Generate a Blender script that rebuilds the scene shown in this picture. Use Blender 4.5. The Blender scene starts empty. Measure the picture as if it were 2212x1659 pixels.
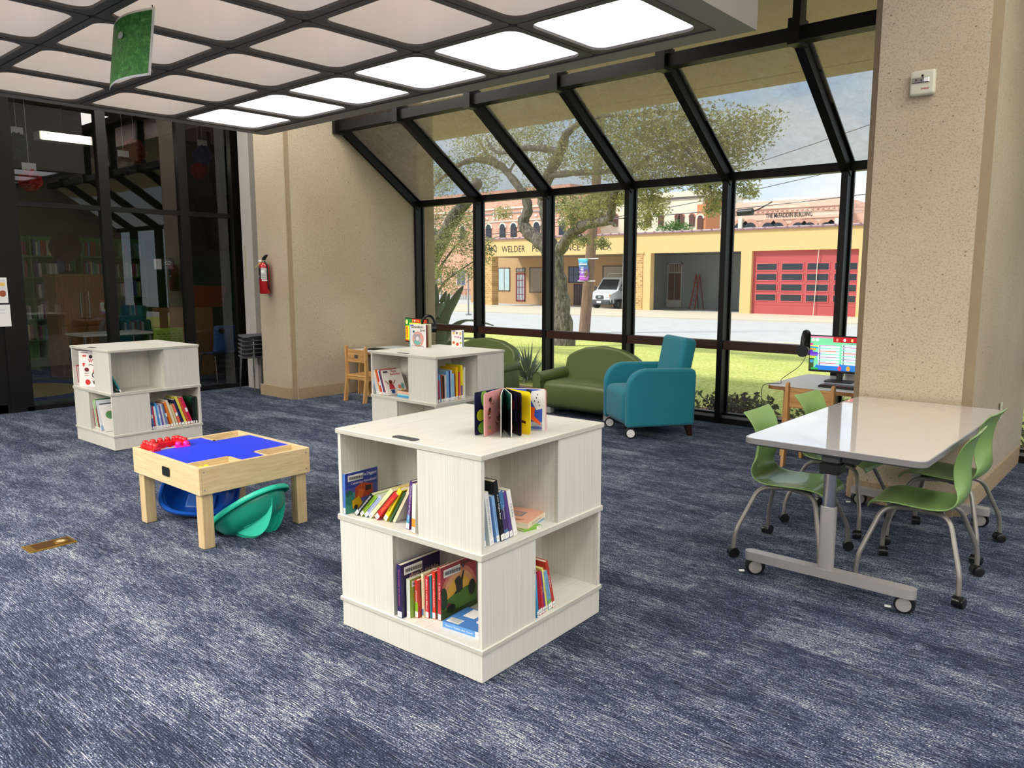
import bpy, math, random
from mathutils import Vector, Matrix, noise as mnoise
C = bpy.context.scene.collection
PI = math.pi
R = math.radians
I4 = Matrix.Identity(4)
def T(x, y=0, z=0): return Matrix.Translation((x, y, z))
def RX(a): return Matrix.Rotation(R(a), 4, 'X')
def RY(a): return Matrix.Rotation(R(a), 4, 'Y')
def RZ(a): return Matrix.Rotation(R(a), 4, 'Z')
def SC(x, y, z): return Matrix.Diagonal((x, y, z, 1))
def lin(c):
    return tuple((v/255/12.92 if v/255 <= .04045 else ((v/255+.055)/1.055)**2.4) for v in c)
# ---------------------------------------------------------------- materials
MATS = {}
def nt(name):
    m = bpy.data.materials.new(name); m.use_nodes = True
    t = m.node_tree; t.nodes.clear()
    return m, t
def N(t, typ, **kw):
    n = t.nodes.new(typ)
    for k, v in kw.items():
        if k.startswith('_'): setattr(n, k[1:], v)
        else:
            n.inputs[k.replace('_', ' ') if not k.isdigit() else int(k)].default_value = v
    return n
def mat(col, rough=.5, metal=0, name=None, var=.06, vs=6, bump=0, bs=60, spec=.5, coat=0, emit=0, ecol=None, sheen=0):
    key = (col, rough, metal, var, vs, bump, bs, spec, coat, emit, ecol, sheen)
    if key in MATS: return MATS[key]
    m, t = nt(name or 'material'); L = t.links.new
    out = N(t, 'ShaderNodeOutputMaterial'); b = N(t, 'ShaderNodeBsdfPrincipled')
    L(b.outputs[0], out.inputs[0])
    c = lin(col)
    b.inputs['Roughness'].default_value = rough; b.inputs['Metallic'].default_value = metal
    b.inputs['Specular IOR Level'].default_value = spec; b.inputs['Coat Weight'].default_value = coat
    if sheen: b.inputs['Sheen Weight'].default_value = sheen
    if emit:
        b.inputs['Emission Color'].default_value = (*lin(ecol or col), 1); b.inputs['Emission Strength'].default_value = emit
    tc = N(t, 'ShaderNodeTexCoord')
    n = N(t, 'ShaderNodeTexNoise', Scale=vs, Detail=3); L(tc.outputs['Object'], n.inputs['Vector'])
    mx = N(t, 'ShaderNodeMix', _data_type='RGBA')
    mx.inputs[6].default_value = (*[v*(1-var) for v in c], 1); mx.inputs[7].default_value = (*[min(1, v*(1+var)) for v in c], 1)
    L(n.outputs[0], mx.inputs[0]); L(mx.outputs[2], b.inputs['Base Color'])
    if bump:
        n2 = N(t, 'ShaderNodeTexNoise', Scale=bs, Detail=4); L(tc.outputs['Object'], n2.inputs['Vector'])
        bp = N(t, 'ShaderNodeBump', Strength=bump, Distance=.01); L(n2.outputs[0], bp.inputs['Height']); L(bp.outputs[0], b.inputs['Normal'])
    MATS[key] = m
    return m
def ramp(t, stops):
    r = N(t, 'ShaderNodeValToRGB'); e = r.color_ramp.elements
    e[0].position = stops[0][0]; e[0].color = (*stops[0][1], 1)
    e[1].position = stops[-1][0]; e[1].color = (*stops[-1][1], 1)
    for p, c in stops[1:-1]:
        k = e.new(p); k.color = (*c, 1)
    return r
def vecscale(t, src, s):
    mp = N(t, 'ShaderNodeMapping'); mp.inputs['Scale'].default_value = s; t.links.new(src, mp.inputs['Vector']); return mp.outputs[0]
def carpet_mat():
    m, t = nt('carpet'); L = t.links.new
    out = N(t, 'ShaderNodeOutputMaterial'); b = N(t, 'ShaderNodeBsdfPrincipled', Roughness=.95); b.inputs['Specular IOR Level'].default_value = .1
    L(b.outputs[0], out.inputs[0])
    tc = N(t, 'ShaderNodeTexCoord').outputs['Object']
    st = N(t, 'ShaderNodeTexNoise', Scale=1, Detail=2, Roughness=.6); L(vecscale(t, tc, (16, 200, 1)), st.inputs['Vector'])
    lp_ = N(t, 'ShaderNodeTexNoise', Scale=1, Detail=2, Roughness=.6); L(vecscale(t, tc, (120, 190, 1)), lp_.inputs['Vector'])
    big = N(t, 'ShaderNodeTexNoise', Scale=1, Detail=4, Roughness=.6); L(vecscale(t, tc, (2.2, 7, 1)), big.inputs['Vector'])
    br = N(t, 'ShaderNodeTexBrick', Scale=1); br.inputs['Color1'].default_value = (0, 0, 0, 1); br.inputs['Color2'].default_value = (1, 1, 1, 1); br.inputs['Mortar Size'].default_value = 0; br.inputs['Brick Width'].default_value = .92; br.inputs['Row Height'].default_value = .23; L(tc, br.inputs['Vector'])
    sep = N(t, 'ShaderNodeSeparateColor'); L(br.outputs['Color'], sep.inputs[0])
    tn = N(t, 'ShaderNodeTexNoise', Scale=1, Detail=3); L(vecscale(t, tc, (2, 2, 1)), tn.inputs['Vector'])
    def mth(op, a, b_):
        n = N(t, 'ShaderNodeMath', _operation=op)
        for i, v in enumerate((a, b_)):
            if isinstance(v, (int, float)): n.inputs[i].default_value = v
            else: L(v, n.inputs[i])
        return n.outputs[0]
    s = mth('ADD', mth('MULTIPLY', st.outputs[0], .85), mth('MULTIPLY', lp_.outputs[0], 1.0))
    s = mth('ADD', s, mth('MULTIPLY', big.outputs[0], .42))
    s = mth('ADD', s, mth('MULTIPLY', sep.outputs[0], .09))
    s = mth('SUBTRACT', s, .765)
    r = ramp(t, [(0, lin((26, 30, 42))), (.32, lin((44, 51, 68))), (.43, lin((66, 76, 99))), (.52, lin((94, 107, 134))), (.59, lin((156, 162, 172))), (.68, lin((206, 206, 202))), (1, lin((220, 218, 210)))])
    L(s, r.inputs[0])
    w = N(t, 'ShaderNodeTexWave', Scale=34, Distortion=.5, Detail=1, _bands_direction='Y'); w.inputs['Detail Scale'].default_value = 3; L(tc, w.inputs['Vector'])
    # long pale yarns running along the planks
    ya = N(t, 'ShaderNodeTexNoise', Scale=1, Detail=2, Roughness=.55); L(vecscale(t, tc, (5, 150, 1)), ya.inputs['Vector'])
    ym = N(t, 'ShaderNodeMapRange'); ym.inputs[1].default_value = .60; ym.inputs[2].default_value = .70; L(ya.outputs[0], ym.inputs[0])
    yl = mth('MULTIPLY', ym.outputs[0], mth('MULTIPLY', big.outputs[0], 1.1))
    m1 = N(t, 'ShaderNodeMix', _data_type='RGBA'); m1.inputs[7].default_value = (*lin((196, 198, 202)), 1); L(yl, m1.inputs[0]); L(r.outputs[0], m1.inputs[6])
    groove_shade = ramp(t, [(.1, (.55, .56, .60)), (.6, (1, 1, 1))]); L(w.outputs[0], groove_shade.inputs[0])  # shade in the grooves between ribs, painted into the carpet colour
    m2 = N(t, 'ShaderNodeMix', _data_type='RGBA', _blend_type='MULTIPLY'); m2.inputs[0].default_value = .8; L(m1.outputs[2], m2.inputs[6]); L(groove_shade.outputs[0], m2.inputs[7]); L(m2.outputs[2], b.inputs['Base Color'])
    h = mth('ADD', mth('MULTIPLY', w.outputs[0], .5), lp_.outputs[0])
    bp = N(t, 'ShaderNodeBump', Strength=.55, Distance=.004); L(h, bp.inputs['Height']); L(bp.outputs[0], b.inputs['Normal'])
    return m
def concrete_mat(c1=(206, 192, 168), c2=(190, 175, 150), bump=.5, pits=True, scale=1):
    m, t = nt('bush_hammered_concrete'); L = t.links.new
    out = N(t, 'ShaderNodeOutputMaterial'); b = N(t, 'ShaderNodeBsdfPrincipled', Roughness=.9); b.inputs['Specular IOR Level'].default_value = .25
    L(b.outputs[0], out.inputs[0])
    tc = N(t, 'ShaderNodeTexCoord').outputs['Object']
    n1 = N(t, 'ShaderNodeTexNoise', Scale=.9*scale, Detail=5); L(tc, n1.inputs['Vector'])
    r1 = ramp(t, [(.3, lin(c2)), (.7, lin(c1))]); L(n1.outputs[0], r1.inputs[0])
    n2 = N(t, 'ShaderNodeTexNoise', Scale=85*scale, Detail=2); L(tc, n2.inputs['Vector'])
    r2 = ramp(t, [(.32, (.76, .75, .74)), (.5, (1, 1, 1))]); L(n2.outputs[0], r2.inputs[0])
    mx = N(t, 'ShaderNodeMix', _data_type='RGBA', _blend_type='MULTIPLY'); mx.inputs[0].default_value = 1
    L(r1.outputs[0], mx.inputs[6]); L(r2.outputs[0], mx.inputs[7]); o = mx.outputs[2]
    if pits:
        vo = N(t, 'ShaderNodeTexVoronoi', Scale=19*scale); L(tc, vo.inputs['Vector'])
        r3 = ramp(t, [(.07, (.45, .42, .38)), (.15, (1, 1, 1))]); L(vo.outputs[0], r3.inputs[0])
        mk = N(t, 'ShaderNodeTexNoise', Scale=6*scale); L(tc, mk.inputs['Vector'])
        rm = ramp(t, [(.5, (0, 0, 0)), (.55, (1, 1, 1))]); L(mk.outputs[0], rm.inputs[0])
        m2 = N(t, 'ShaderNodeMix', _data_type='RGBA', _blend_type='MULTIPLY'); L(rm.outputs[0], m2.inputs[0]); L(o, m2.inputs[6]); L(r3.outputs[0], m2.inputs[7]); o = m2.outputs[2]
    L(o, b.inputs['Base Color'])
    n3 = N(t, 'ShaderNodeTexNoise', Scale=75*scale, Detail=5, Roughness=.7); L(tc, n3.inputs['Vector'])
    bp = N(t, 'ShaderNodeBump', Strength=bump, Distance=.012); L(n3.outputs[0], bp.inputs['Height']); L(bp.outputs[0], b.inputs['Normal'])
    return m
def grain_mat(c1, c2, sc, rough=.45, bands=(.35, .65), name='grain', coat=0, obj=True, dist=0, bump=0):
    """stretched-noise grain: laminate stripes or wood"""
    m, t = nt(name); L = t.links.new
    out = N(t, 'ShaderNodeOutputMaterial'); b = N(t, 'ShaderNodeBsdfPrincipled', Roughness=rough); b.inputs['Coat Weight'].default_value = coat
    L(b.outputs[0], out.inputs[0])
    tc = N(t, 'ShaderNodeTexCoord').outputs['Object']
    n = N(t, 'ShaderNodeTexNoise', Scale=1, Detail=4, Roughness=.6, Distortion=dist); L(vecscale(t, tc, sc), n.inputs['Vector'])
    r = ramp(t, [(bands[0], lin(c2)), (bands[1], lin(c1))]); L(n.outputs[0], r.inputs[0]); L(r.outputs[0], b.inputs['Base Color'])
    if bump:
        bp = N(t, 'ShaderNodeBump', Strength=bump, Distance=.002); L(n.outputs[0], bp.inputs['Height']); L(bp.outputs[0], b.inputs['Normal'])
    return m
def glass_mat(tint=(1, 1, 1), refl=.06, haze=0, hcol=(.5, .5, .45), rough=0.0, spots=0, f0=.5):
    m, t = nt('window_glass'); L = t.links.new
    out = N(t, 'ShaderNodeOutputMaterial'); tr = N(t, 'ShaderNodeBsdfTransparent'); tr.inputs[0].default_value = (*tint, 1)
    gl = N(t, 'ShaderNodeBsdfGlossy', Roughness=rough)
    lw = N(t, 'ShaderNodeLayerWeight', Blend=.3)
    mp = N(t, 'ShaderNodeMapRange'); mp.inputs[3].default_value = refl; mp.inputs[4].default_value = min(1, refl*3.5); L(lw.outputs['Fresnel'], mp.inputs[0])
    mx = N(t, 'ShaderNodeMixShader'); L(mp.outputs[0], mx.inputs[0]); L(tr.outputs[0], mx.inputs[1]); L(gl.outputs[0], mx.inputs[2])
    o = mx.outputs[0]
    if haze:
        df = N(t, 'ShaderNodeBsdfTranslucent'); df.inputs[0].default_value = (*hcol, 1)
        d2 = N(t, 'ShaderNodeBsdfDiffuse'); d2.inputs[0].default_value = (*hcol, 1)
        md = N(t, 'ShaderNodeMixShader'); md.inputs[0].default_value = .4; L(df.outputs[0], md.inputs[1]); L(d2.outputs[0], md.inputs[2])
        tc = N(t, 'ShaderNodeTexCoord')
        n = N(t, 'ShaderNodeTexNoise', Scale=9, Detail=6, Roughness=.7, Distortion=1.2); L(tc.outputs['Object'], n.inputs['Vector'])
        r = N(t, 'ShaderNodeMapRange'); r.inputs[1].default_value = .35; r.inputs[2].default_value = .7; r.inputs[3].default_value = haze*(1-spots); r.inputs[4].default_value = haze*(1+spots); L(n.outputs[0], r.inputs[0])
        m2 = N(t, 'ShaderNodeMixShader'); L(r.outputs[0], m2.inputs[0]); L(o, m2.inputs[1]); L(md.outputs[0], m2.inputs[2]); o = m2.outputs[0]
    L(o, out.inputs[0])
    return m
# ---------------------------------------------------------------- mesh builder
TXT = {}
def text_geo(s, bold=0):
    k = (s, bold)
    if k not in TXT:
        cu = bpy.data.curves.new('lettering', 'FONT'); cu.body = s; cu.size = 1; cu.resolution_u = 2; cu.offset = bold
        o = bpy.data.objects.new('lettering', cu); C.objects.link(o)
        dg = bpy.context.evaluated_depsgraph_get(); dg.update()
        me = o.evaluated_get(dg).to_mesh()
        vs = [v.co.copy() for v in me.vertices]; fs = [tuple(p.vertices) for p in me.polygons]
        o.evaluated_get(dg).to_mesh_clear(); bpy.data.objects.remove(o); bpy.data.curves.remove(cu)
        if not vs: vs = [Vector((0, 0, 0))]
        x0 = min(v.x for v in vs); x1 = max(v.x for v in vs); y0 = min(v.y for v in vs); y1 = max(v.y for v in vs)
        TXT[k] = ([Vector((v.x-x0, v.y-y0, 0)) for v in vs], fs, x1-x0, y1-y0)
    return TXT[k]
class MB:
    def __init__(s, m=None, M=I4):
        s.v = []; s.f = []; s.mi = []; s.mats = []; s.cur = 0; s.M = M.copy()
        if m: s.use(m)
    def use(s, m):
        if m not in s.mats: s.mats.append(m)
        s.cur = s.mats.index(m); return s
    def add(s, vs, fs, M=None):
        A = s.M @ M if M is not None else s.M
        k = len(s.v)
        s.v += [A @ Vector(v) for v in vs]; flip = A.determinant() < 0
        for f in fs:
            f = tuple(i+k for i in f)
            s.f.append(f[::-1] if flip else f); s.mi.append(s.cur)
        return s
    def box(s, x0, x1, y0, y1, z0, z1, b=0, M=None):
        if x0 > x1: x0, x1 = x1, x0
        if y0 > y1: y0, y1 = y1, y0
        if z0 > z1: z0, z1 = z1, z0
        if b:
            b = min(b, (x1-x0)*.49, (y1-y0)*.49, (z1-z0)*.49)
            return s.rbox((x0+x1)/2, (y0+y1)/2, (z0+z1)/2, x1-x0, y1-y0, z1-z0, b, 1, M)
        return s.add([(x0, y0, z0), (x1, y0, z0), (x1, y1, z0), (x0, y1, z0), (x0, y0, z1), (x1, y0, z1), (x1, y1, z1), (x0, y1, z1)],
                     [(0, 3, 2, 1), (4, 5, 6, 7), (0, 1, 5, 4), (1, 2, 6, 5), (2, 3, 7, 6), (3, 0, 4, 7)], M)
    def rbox(s, cx, cy, cz, sx, sy, sz, r, n=3, M=None, fn=None, mid=1):
        h = (sx/2, sy/2, sz/2); ax = []
        for a in h:
            rr = min(r, a*.999)
            l = [-a + rr*(1-math.cos(PI/2*i/n)) if n > 1 else -a + rr*i/n for i in range(n+1)]
            l = [-a+rr*i/n for i in range(n+1)]
            m_ = [(-a+rr)+(2*(a-rr))*i/mid for i in range(1, mid)]
            ax.append(l+m_+[-v for v in reversed(l)])
        vs = []; fs = []; idx = {}
        def vert(p):
            key = tuple(round(c, 6) for c in p)
            if key in idx: return idx[key]
            q = [max(-(h[i]-min(r, h[i]*.999)), min(h[i]-min(r, h[i]*.999), p[i])) for i in range(3)]
            d = Vector([p[i]-q[i] for i in range(3)])
            if d.length > 1e-9:
                rr = min(r, min(h)*.999) if n > 1 else None
                if n > 1: d = d.normalized(); v = Vector([q[i]+d[i]*min(r, h[i]*.999) for i in range(3)])
                else:
                    k = sum(1 for c in d if abs(c) > 1e-9)
                    v = Vector(p)
            else: v = Vector(p)
            if fn: v = Vector(fn(v))
            idx[key] = len(vs); vs.append((v.x+cx, v.y+cy, v.z+cz)); return idx[key]
        if n == 1:  # plain chamfered box
            rr = min(r, min(h)*.99)
            P = {}
            for sx_ in (-1, 1):
                for sy_ in (-1, 1):
                    for sz_ in (-1, 1):
                        for a in range(3):
                            p = [sx_*(h[0]-rr), sy_*(h[1]-rr), sz_*(h[2]-rr)]; p[a] = (sx_, sy_, sz_)[a]*h[a]
                            P[(sx_, sy_, sz_, a)] = len(vs); vs.append((p[0]+cx, p[1]+cy, p[2]+cz))
            def face(ids):
                v = [Vector(vs[i])-Vector((cx, cy, cz)) for i in ids]
                nn = (v[1]-v[0]).cross(v[2]-v[1])
                c_ = sum(v, Vector())/len(v)
                fs.append(tuple(ids) if nn.dot(c_) > 0 else tuple(reversed(ids)))
            for a in range(3):
                b_, c_ = [i for i in range(3) if i != a]
                for sg in (-1, 1):
                    ids = []
                    for (u, w) in ((-1, -1), (1, -1), (1, 1), (-1, 1)):
                        k = [0, 0, 0]; k[a] = sg; k[b_] = u; k[c_] = w; ids.append(P[(*k, a)])
                    face(ids)
                for u in (-1, 1):
                    for w in (-1, 1):
                        k0 = [0, 0, 0]; k0[b_] = u; k0[c_] = w; k0[a] = -1; k1 = list(k0); k1[a] = 1
                        face([P[(*k0, b_)], P[(*k1, b_)], P[(*k1, c_)], P[(*k0, c_)]])
            for sx_ in (-1, 1):
                for sy_ in (-1, 1):
                    for sz_ in (-1, 1): face([P[(sx_, sy_, sz_, 0)], P[(sx_, sy_, sz_, 1)], P[(sx_, sy_, sz_, 2)]])
            return s.add(vs, fs, M)
        for a in range(3):
            b_, c_ = (a+1) % 3, (a+2) % 3
            for sg in (-1, 1):
                for i in range(len(ax[b_])-1):
                    for j in range(len(ax[c_])-1):
                        q = []
                        for (u, w) in ((i, j), (i+1, j), (i+1, j+1), (i, j+1)):
                            p = [0, 0, 0]; p[a] = sg*h[a]; p[b_] = ax[b_][u]; p[c_] = ax[c_][w]; q.append(vert(p))
                        if sg < 0: q.reverse()
                        q2 = []
                        for k in q:
                            if k not in q2: q2.append(k)
                        if len(q2) > 2: fs.append(tuple(q2))
        return s.add(vs, fs, M)
    def cyl(s, p0, p1, r0, r1=None, seg=16, caps=True, M=None):
        r1 = r0 if r1 is None else r1
        p0 = Vector(p0); p1 = Vector(p1); d = (p1-p0).normalized()
        u = d.orthogonal().normalized(); w = d.cross(u)
        vs = [p0+(u*math.cos(2*PI*i/seg)+w*math.sin(2*PI*i/seg))*r0 for i in range(seg)]
        vs += [p1+(u*math.cos(2*PI*i/seg)+w*math.sin(2*PI*i/seg))*r1 for i in range(seg)]
        fs = [(i, (i+1) % seg, seg+(i+1) % seg, seg+i) for i in range(seg)]
        if caps: fs += [tuple(reversed(range(seg))), tuple(range(seg, 2*seg))]
        return s.add(vs, fs, M)
    def tube(s, pts, r, seg=8, M=None, caps=True):
        pts = [Vector(p) for p in pts]; n = len(pts); rs = r if isinstance(r, (list, tuple)) else [r]*n
        t0 = (pts[1]-pts[0]).normalized(); u = t0.orthogonal().normalized(); vs = []; fs = []
        for i, p in enumerate(pts):
            t_ = (pts[min(i+1, n-1)]-pts[max(i-1, 0)]).normalized()
            u = (u-t_*u.dot(t_))
            u = u.normalized() if u.length > 1e-6 else t_.orthogonal().normalized()
            w = t_.cross(u)
            vs += [p+(u*math.cos(2*PI*k/seg)+w*math.sin(2*PI*k/seg))*rs[i] for k in range(seg)]
        for i in range(n-1):
            for k in range(seg):
                a = i*seg+k; b = i*seg+(k+1) % seg
                fs.append((a, b, b+seg, a+seg))
        if caps: fs += [tuple(reversed(range(seg))), tuple(range((n-1)*seg, n*seg))]
        return s.add(vs, fs, M)
    def lathe(s, prof, seg=24, M=None):
        vs = []; fs = []; n = len(prof)
        for r, z in prof: vs += [(r*math.cos(2*PI*k/seg), r*math.sin(2*PI*k/seg), z) for k in range(seg)]
        for i in range(n-1):
            for k in range(seg):
                a = i*seg+k; b = i*seg+(k+1) % seg; fs.append((a, b, b+seg, a+seg))
        if prof[0][0] > 1e-6: fs.append(tuple(reversed(range(seg))))
        if prof[-1][0] > 1e-6: fs.append(tuple(range((n-1)*seg, n*seg)))
        return s.add(vs, fs, M)
    def prism(s, poly, z0, z1, M=None):
        n = len(poly)
        A = sum(poly[i][0]*poly[(i+1) % n][1]-poly[(i+1) % n][0]*poly[i][1] for i in range(n))
        if A < 0: poly = poly[::-1]
        vs = [(x, y, z0) for x, y in poly]+[(x, y, z1) for x, y in poly]
        fs = [tuple(reversed(range(n))), tuple(range(n, 2*n))]+[(i, (i+1) % n, n+(i+1) % n, n+i) for i in range(n)]
        return s.add(vs, fs, M)
    def sph(s, c, r, seg=12, rings=8, sc=(1, 1, 1), M=None):
        vs = [(c[0], c[1], c[2]-r*sc[2])]; fs = []
        for i in range(1, rings):
            a = -PI/2+PI*i/rings
            vs += [(c[0]+r*sc[0]*math.cos(a)*math.cos(2*PI*k/seg), c[1]+r*sc[1]*math.cos(a)*math.sin(2*PI*k/seg), c[2]+r*sc[2]*math.sin(a)) for k in range(seg)]
        vs.append((c[0], c[1], c[2]+r*sc[2]))
        for k in range(seg):
            fs.append((0, 1+(k+1) % seg, 1+k)); fs.append((len(vs)-1, len(vs)-1-seg+k, len(vs)-1-seg+(k+1) % seg))
        for i in range(rings-2):
            for k in range(seg):
                a = 1+i*seg+k; b = 1+i*seg+(k+1) % seg; fs.append((a, b, b+seg, a+seg))
        return s.add(vs, fs, M)
    def quad(s, *p, M=None): return s.add(p, [tuple(range(len(p)))], M)
    def text(s, st, M, size, align='c', w=None, bold=0):
        """flat lettering in the XY plane of M, size = letter height scale, optional total width w"""
        vs, fs, tw, th = text_geo(st, bold)
        kx = ky = size
        if w: kx = w/max(tw, 1e-6)
        ox = {'c': -tw/2, 'l': 0, 'r': -tw}[align]
        return s.add([((v.x+ox)*kx, v.y*ky, 0) for v in vs], fs, M)
    def grid(s, nu, nv, fn, M=None, closeu=False):
        vs = [fn(i/nu, j/nv) for i in range(nu+1) for j in range(nv+1)]
        fs = [(i*(nv+1)+j, (i+1)*(nv+1)+j, (i+1)*(nv+1)+j+1, i*(nv+1)+j+1) for i in range(nu) for j in range(nv)]
        return s.add(vs, fs, M)
    def obj(s, name, parent=None, loc=None, rot=None, label=None, cat=None, group=None, kind=None, smooth=35, mods=None):
        me = bpy.data.meshes.new(name); me.from_pydata([tuple(v) for v in s.v], [], s.f)
        for m in s.mats: me.materials.append(m)
        me.polygons.foreach_set('material_index', s.mi)
        if smooth:
            me.polygons.foreach_set('use_smooth', [True]*len(s.f)); me.set_sharp_from_angle(angle=R(smooth))
        me.update()
        o = bpy.data.objects.new(name, me); C.objects.link(o)
        if parent: o.parent = parent
        if loc: o.location = loc
        if rot: o.rotation_euler = rot
        tag(o, label, cat, group, kind)
        if mods: mods(o)
        return o
def tag(o, label=None, cat=None, group=None, kind=None):
    for k, v in (('label', label), ('category', cat), ('group', group), ('kind', kind)):
        if v: o[k] = v
def thing(name, label, cat, loc=(0, 0, 0), rz=0, group=None, M=None, kind=None):
    o = bpy.data.objects.new(name, None); C.objects.link(o); o.empty_display_size = .1
    if M is not None: o.matrix_world = M
    else: o.location = loc; o.rotation_euler = (0, 0, R(rz))
    tag(o, label, cat, group, kind)
    return o
def struct(mb, name, **k): return mb.obj(name, kind='structure', **k)
def dup(root, M=None, label=None, group=None):
    def cp(o, par):
        c = o.copy(); C.objects.link(c)
        if par: c.parent = par
        for ch in KIDS.get(o.name, []): cp(ch, c)
        return c
    KIDS = {}
    def scan(o):
        KIDS[o.name] = list(o.children)
        for ch in o.children: scan(ch)
    scan(root)
    c = cp(root, None)
    if M is not None: c.matrix_world = M
    if label: c['label'] = label
    if group: c['group'] = group
    return c
def subsurf(n=1, solid=None):
    def f(o):
        if solid:
            m = o.modifiers.new('thickness', 'SOLIDIFY'); m.thickness = solid; m.offset = 0
        m = o.modifiers.new('rounding', 'SUBSURF'); m.levels = n; m.render_levels = n
    return f
def arcpts(pts, r, n=4):
    """round the corners of a polyline"""
    pts = [Vector(p) for p in pts]; out = [pts[0]]
    for i in range(1, len(pts)-1):
        a, b, c = pts[i-1], pts[i], pts[i+1]
        d1 = (a-b); d2 = (c-b); rr = min(r, d1.length*.45, d2.length*.45)
        p = b+d1.normalized()*rr; q = b+d2.normalized()*rr
        for k in range(n+1):
            u = k/n; out.append(p*(1-u)**2+b*2*u*(1-u)+q*u*u)
    out.append(pts[-1]); return out
def rrect(x0, x1, y0, y1, r, n=4):
    out = []
    for (cx, cy, a0) in ((x1-r, y1-r, 0), (x0+r, y1-r, 90), (x0+r, y0+r, 180), (x1-r, y0+r, 270)):
        for k in range(n+1):
            a = R(a0+90*k/n); out.append((cx+r*math.cos(a), cy+r*math.sin(a)))
    return out
random.seed(7)
# ---------------------------------------------------------------- camera
cam = bpy.data.cameras.new('camera'); co = bpy.data.objects.new('camera', cam); C.objects.link(co)
H = 1.6; YAW, PITCH, ROLL, FPX = 41.163, 7.948, -.029, 1687.4
co.matrix_world = T(0, 0, H) @ RZ(YAW) @ RX(90-PITCH) @ RZ(ROLL)
cam.sensor_width = 36; cam.lens = FPX/2212*36; cam.clip_end = 400; cam.clip_start = .05
bpy.context.scene.camera = co
# ---------------------------------------------------------------- shared materials
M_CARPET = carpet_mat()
M_CONC = concrete_mat()
M_CONC2 = concrete_mat((190, 170, 138), (170, 150, 120), .35)
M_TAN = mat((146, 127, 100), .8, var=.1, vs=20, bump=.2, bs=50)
M_BRONZE = mat((13, 12, 12), .42, .1, var=.1, spec=.35)
M_BAR = mat((64, 38, 28), .4, .2, var=.15, vs=12)
M_LAM = grain_mat((222, 220, 210), (205, 201, 191), (260, 260, 2.2), .5, (.3, .62), 'white_laminate')
M_LAMH = grain_mat((228, 226, 216), (212, 209, 198), (150, 3, 60), .4, (.3, .65), 'white_laminate_top')
M_EDGE = grain_mat((206, 204, 192), (180, 177, 165), (2, 2, 220), .5, (.3, .65), 'laminate_edge')
M_MAPLE = grain_mat((226, 204, 160), (204, 178, 130), (5, 5, 60), .45, (.3, .7), 'maple', dist=.8)
M_MAPLEV = grain_mat((216, 193, 150), (190, 163, 118), (50, 50, 4), .5, (.3, .7), 'maple_leg', dist=.4)
M_PINE = grain_mat((214, 170, 108), (184, 134, 76), (45, 45, 4), .5, (.3, .7), 'pine', dist=.6)
M_PINEH = grain_mat((218, 174, 112), (178, 124, 66), (4, 30, 60), .5, (.3, .7), 'pine_slat', dist=.8)
M_BLACK = mat((14, 14, 15), .4, var=.1)
M_BLKP = mat((22, 22, 24), .3, var=.1, coat=.2)
M_WHITE = mat((235, 235, 232), .5, var=.02)
M_CHROME = mat((200, 200, 200), .15, 1, var=.03)
M_GREYM = mat((150, 148, 144), .4, .2, var=.03)
# ================================================================ ROOM SHELL
WY = 7.884      # glazing plane
XL = -8.68      # left concrete wall face
PX = -10.38     # glass partition plane
ZT = 4.4
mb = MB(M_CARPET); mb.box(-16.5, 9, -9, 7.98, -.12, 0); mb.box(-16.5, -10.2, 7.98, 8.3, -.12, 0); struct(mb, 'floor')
M_CEIL = mat((150, 142, 130), .9, var=.05)
mb = MB(M_CEIL); mb.box(-16.5, 9, -9, 6.5, ZT, ZT+.2); mb.box(-16.5, -10.2, 6.5, 8.4, ZT, ZT+.2); struct(mb, 'ceiling')
M_PAINT = mat((205, 200, 190), .8, var=.03)
mb = MB(M_PAINT); mb.box(9, 9.2, -9, 7.9, 0, ZT); struct(mb, 'wall_right')
mb = MB(M_PAINT); mb.box(-16.5, 9, -9.2, -9, 0, ZT); struct(mb, 'wall_back')
# left concrete fin wall (follows the slanted glazing)
def fin(x0, x1, y0, name, ch=.05, base=.14):
    mb = MB(M_CONC)
    prof = [(y0, 0), (WY+.02, 0), (WY+.02, 2.6), (6.52, 3.52), (6.52, ZT), (y0, ZT)]
    # footprint with chamfered front corners
    c = ch
    def ring(z, e=0):
        return [(x0-e, y0+c), (x0+c-e, y0-e), (x1-c+e, y0-e), (x1+e, y0+c)]
    mb.box(x0, x1, y0+c, 6.52, 0, ZT)
    # wedge between y=6.52 and the glazing
    for xs in ((x0, x1),):
        a, b = xs
        vs = [(a, 6.52, 0), (a, WY+.02, 0), (a, WY+.02, 2.6), (a, 6.52, 3.52), (b, 6.52, 0), (b, WY+.02, 0), (b, WY+.02, 2.6), (b, 6.52, 3.52)]
        mb.add(vs, [(0, 3, 2, 1)[::-1], (4, 5, 6, 7), (0, 1, 5, 4)[::-1], (1, 2, 6, 5)[::-1], (2, 3, 7, 6)[::-1]])
    mb.box(x0+c, x1-c, y0, y0+c, 0, ZT)
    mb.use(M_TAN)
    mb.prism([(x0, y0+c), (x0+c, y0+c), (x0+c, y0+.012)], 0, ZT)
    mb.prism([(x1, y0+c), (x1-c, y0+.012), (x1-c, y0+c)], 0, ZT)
    return struct(mb, name)
fin(-9.45, XL, 5.66, 'wall_left')
fin(-1.80, -1.05, 5.72, 'wall_middle', .055)
mb = MB(M_CONC2)
mb.box(XL, XL+.012, 5.72, 7.7, 0, .145); mb.box(-9.46, XL-.05, 5.645, 5.66, 0, .145); struct(mb, 'baseboard_left')
mb = MB(M_CONC2)
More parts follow.
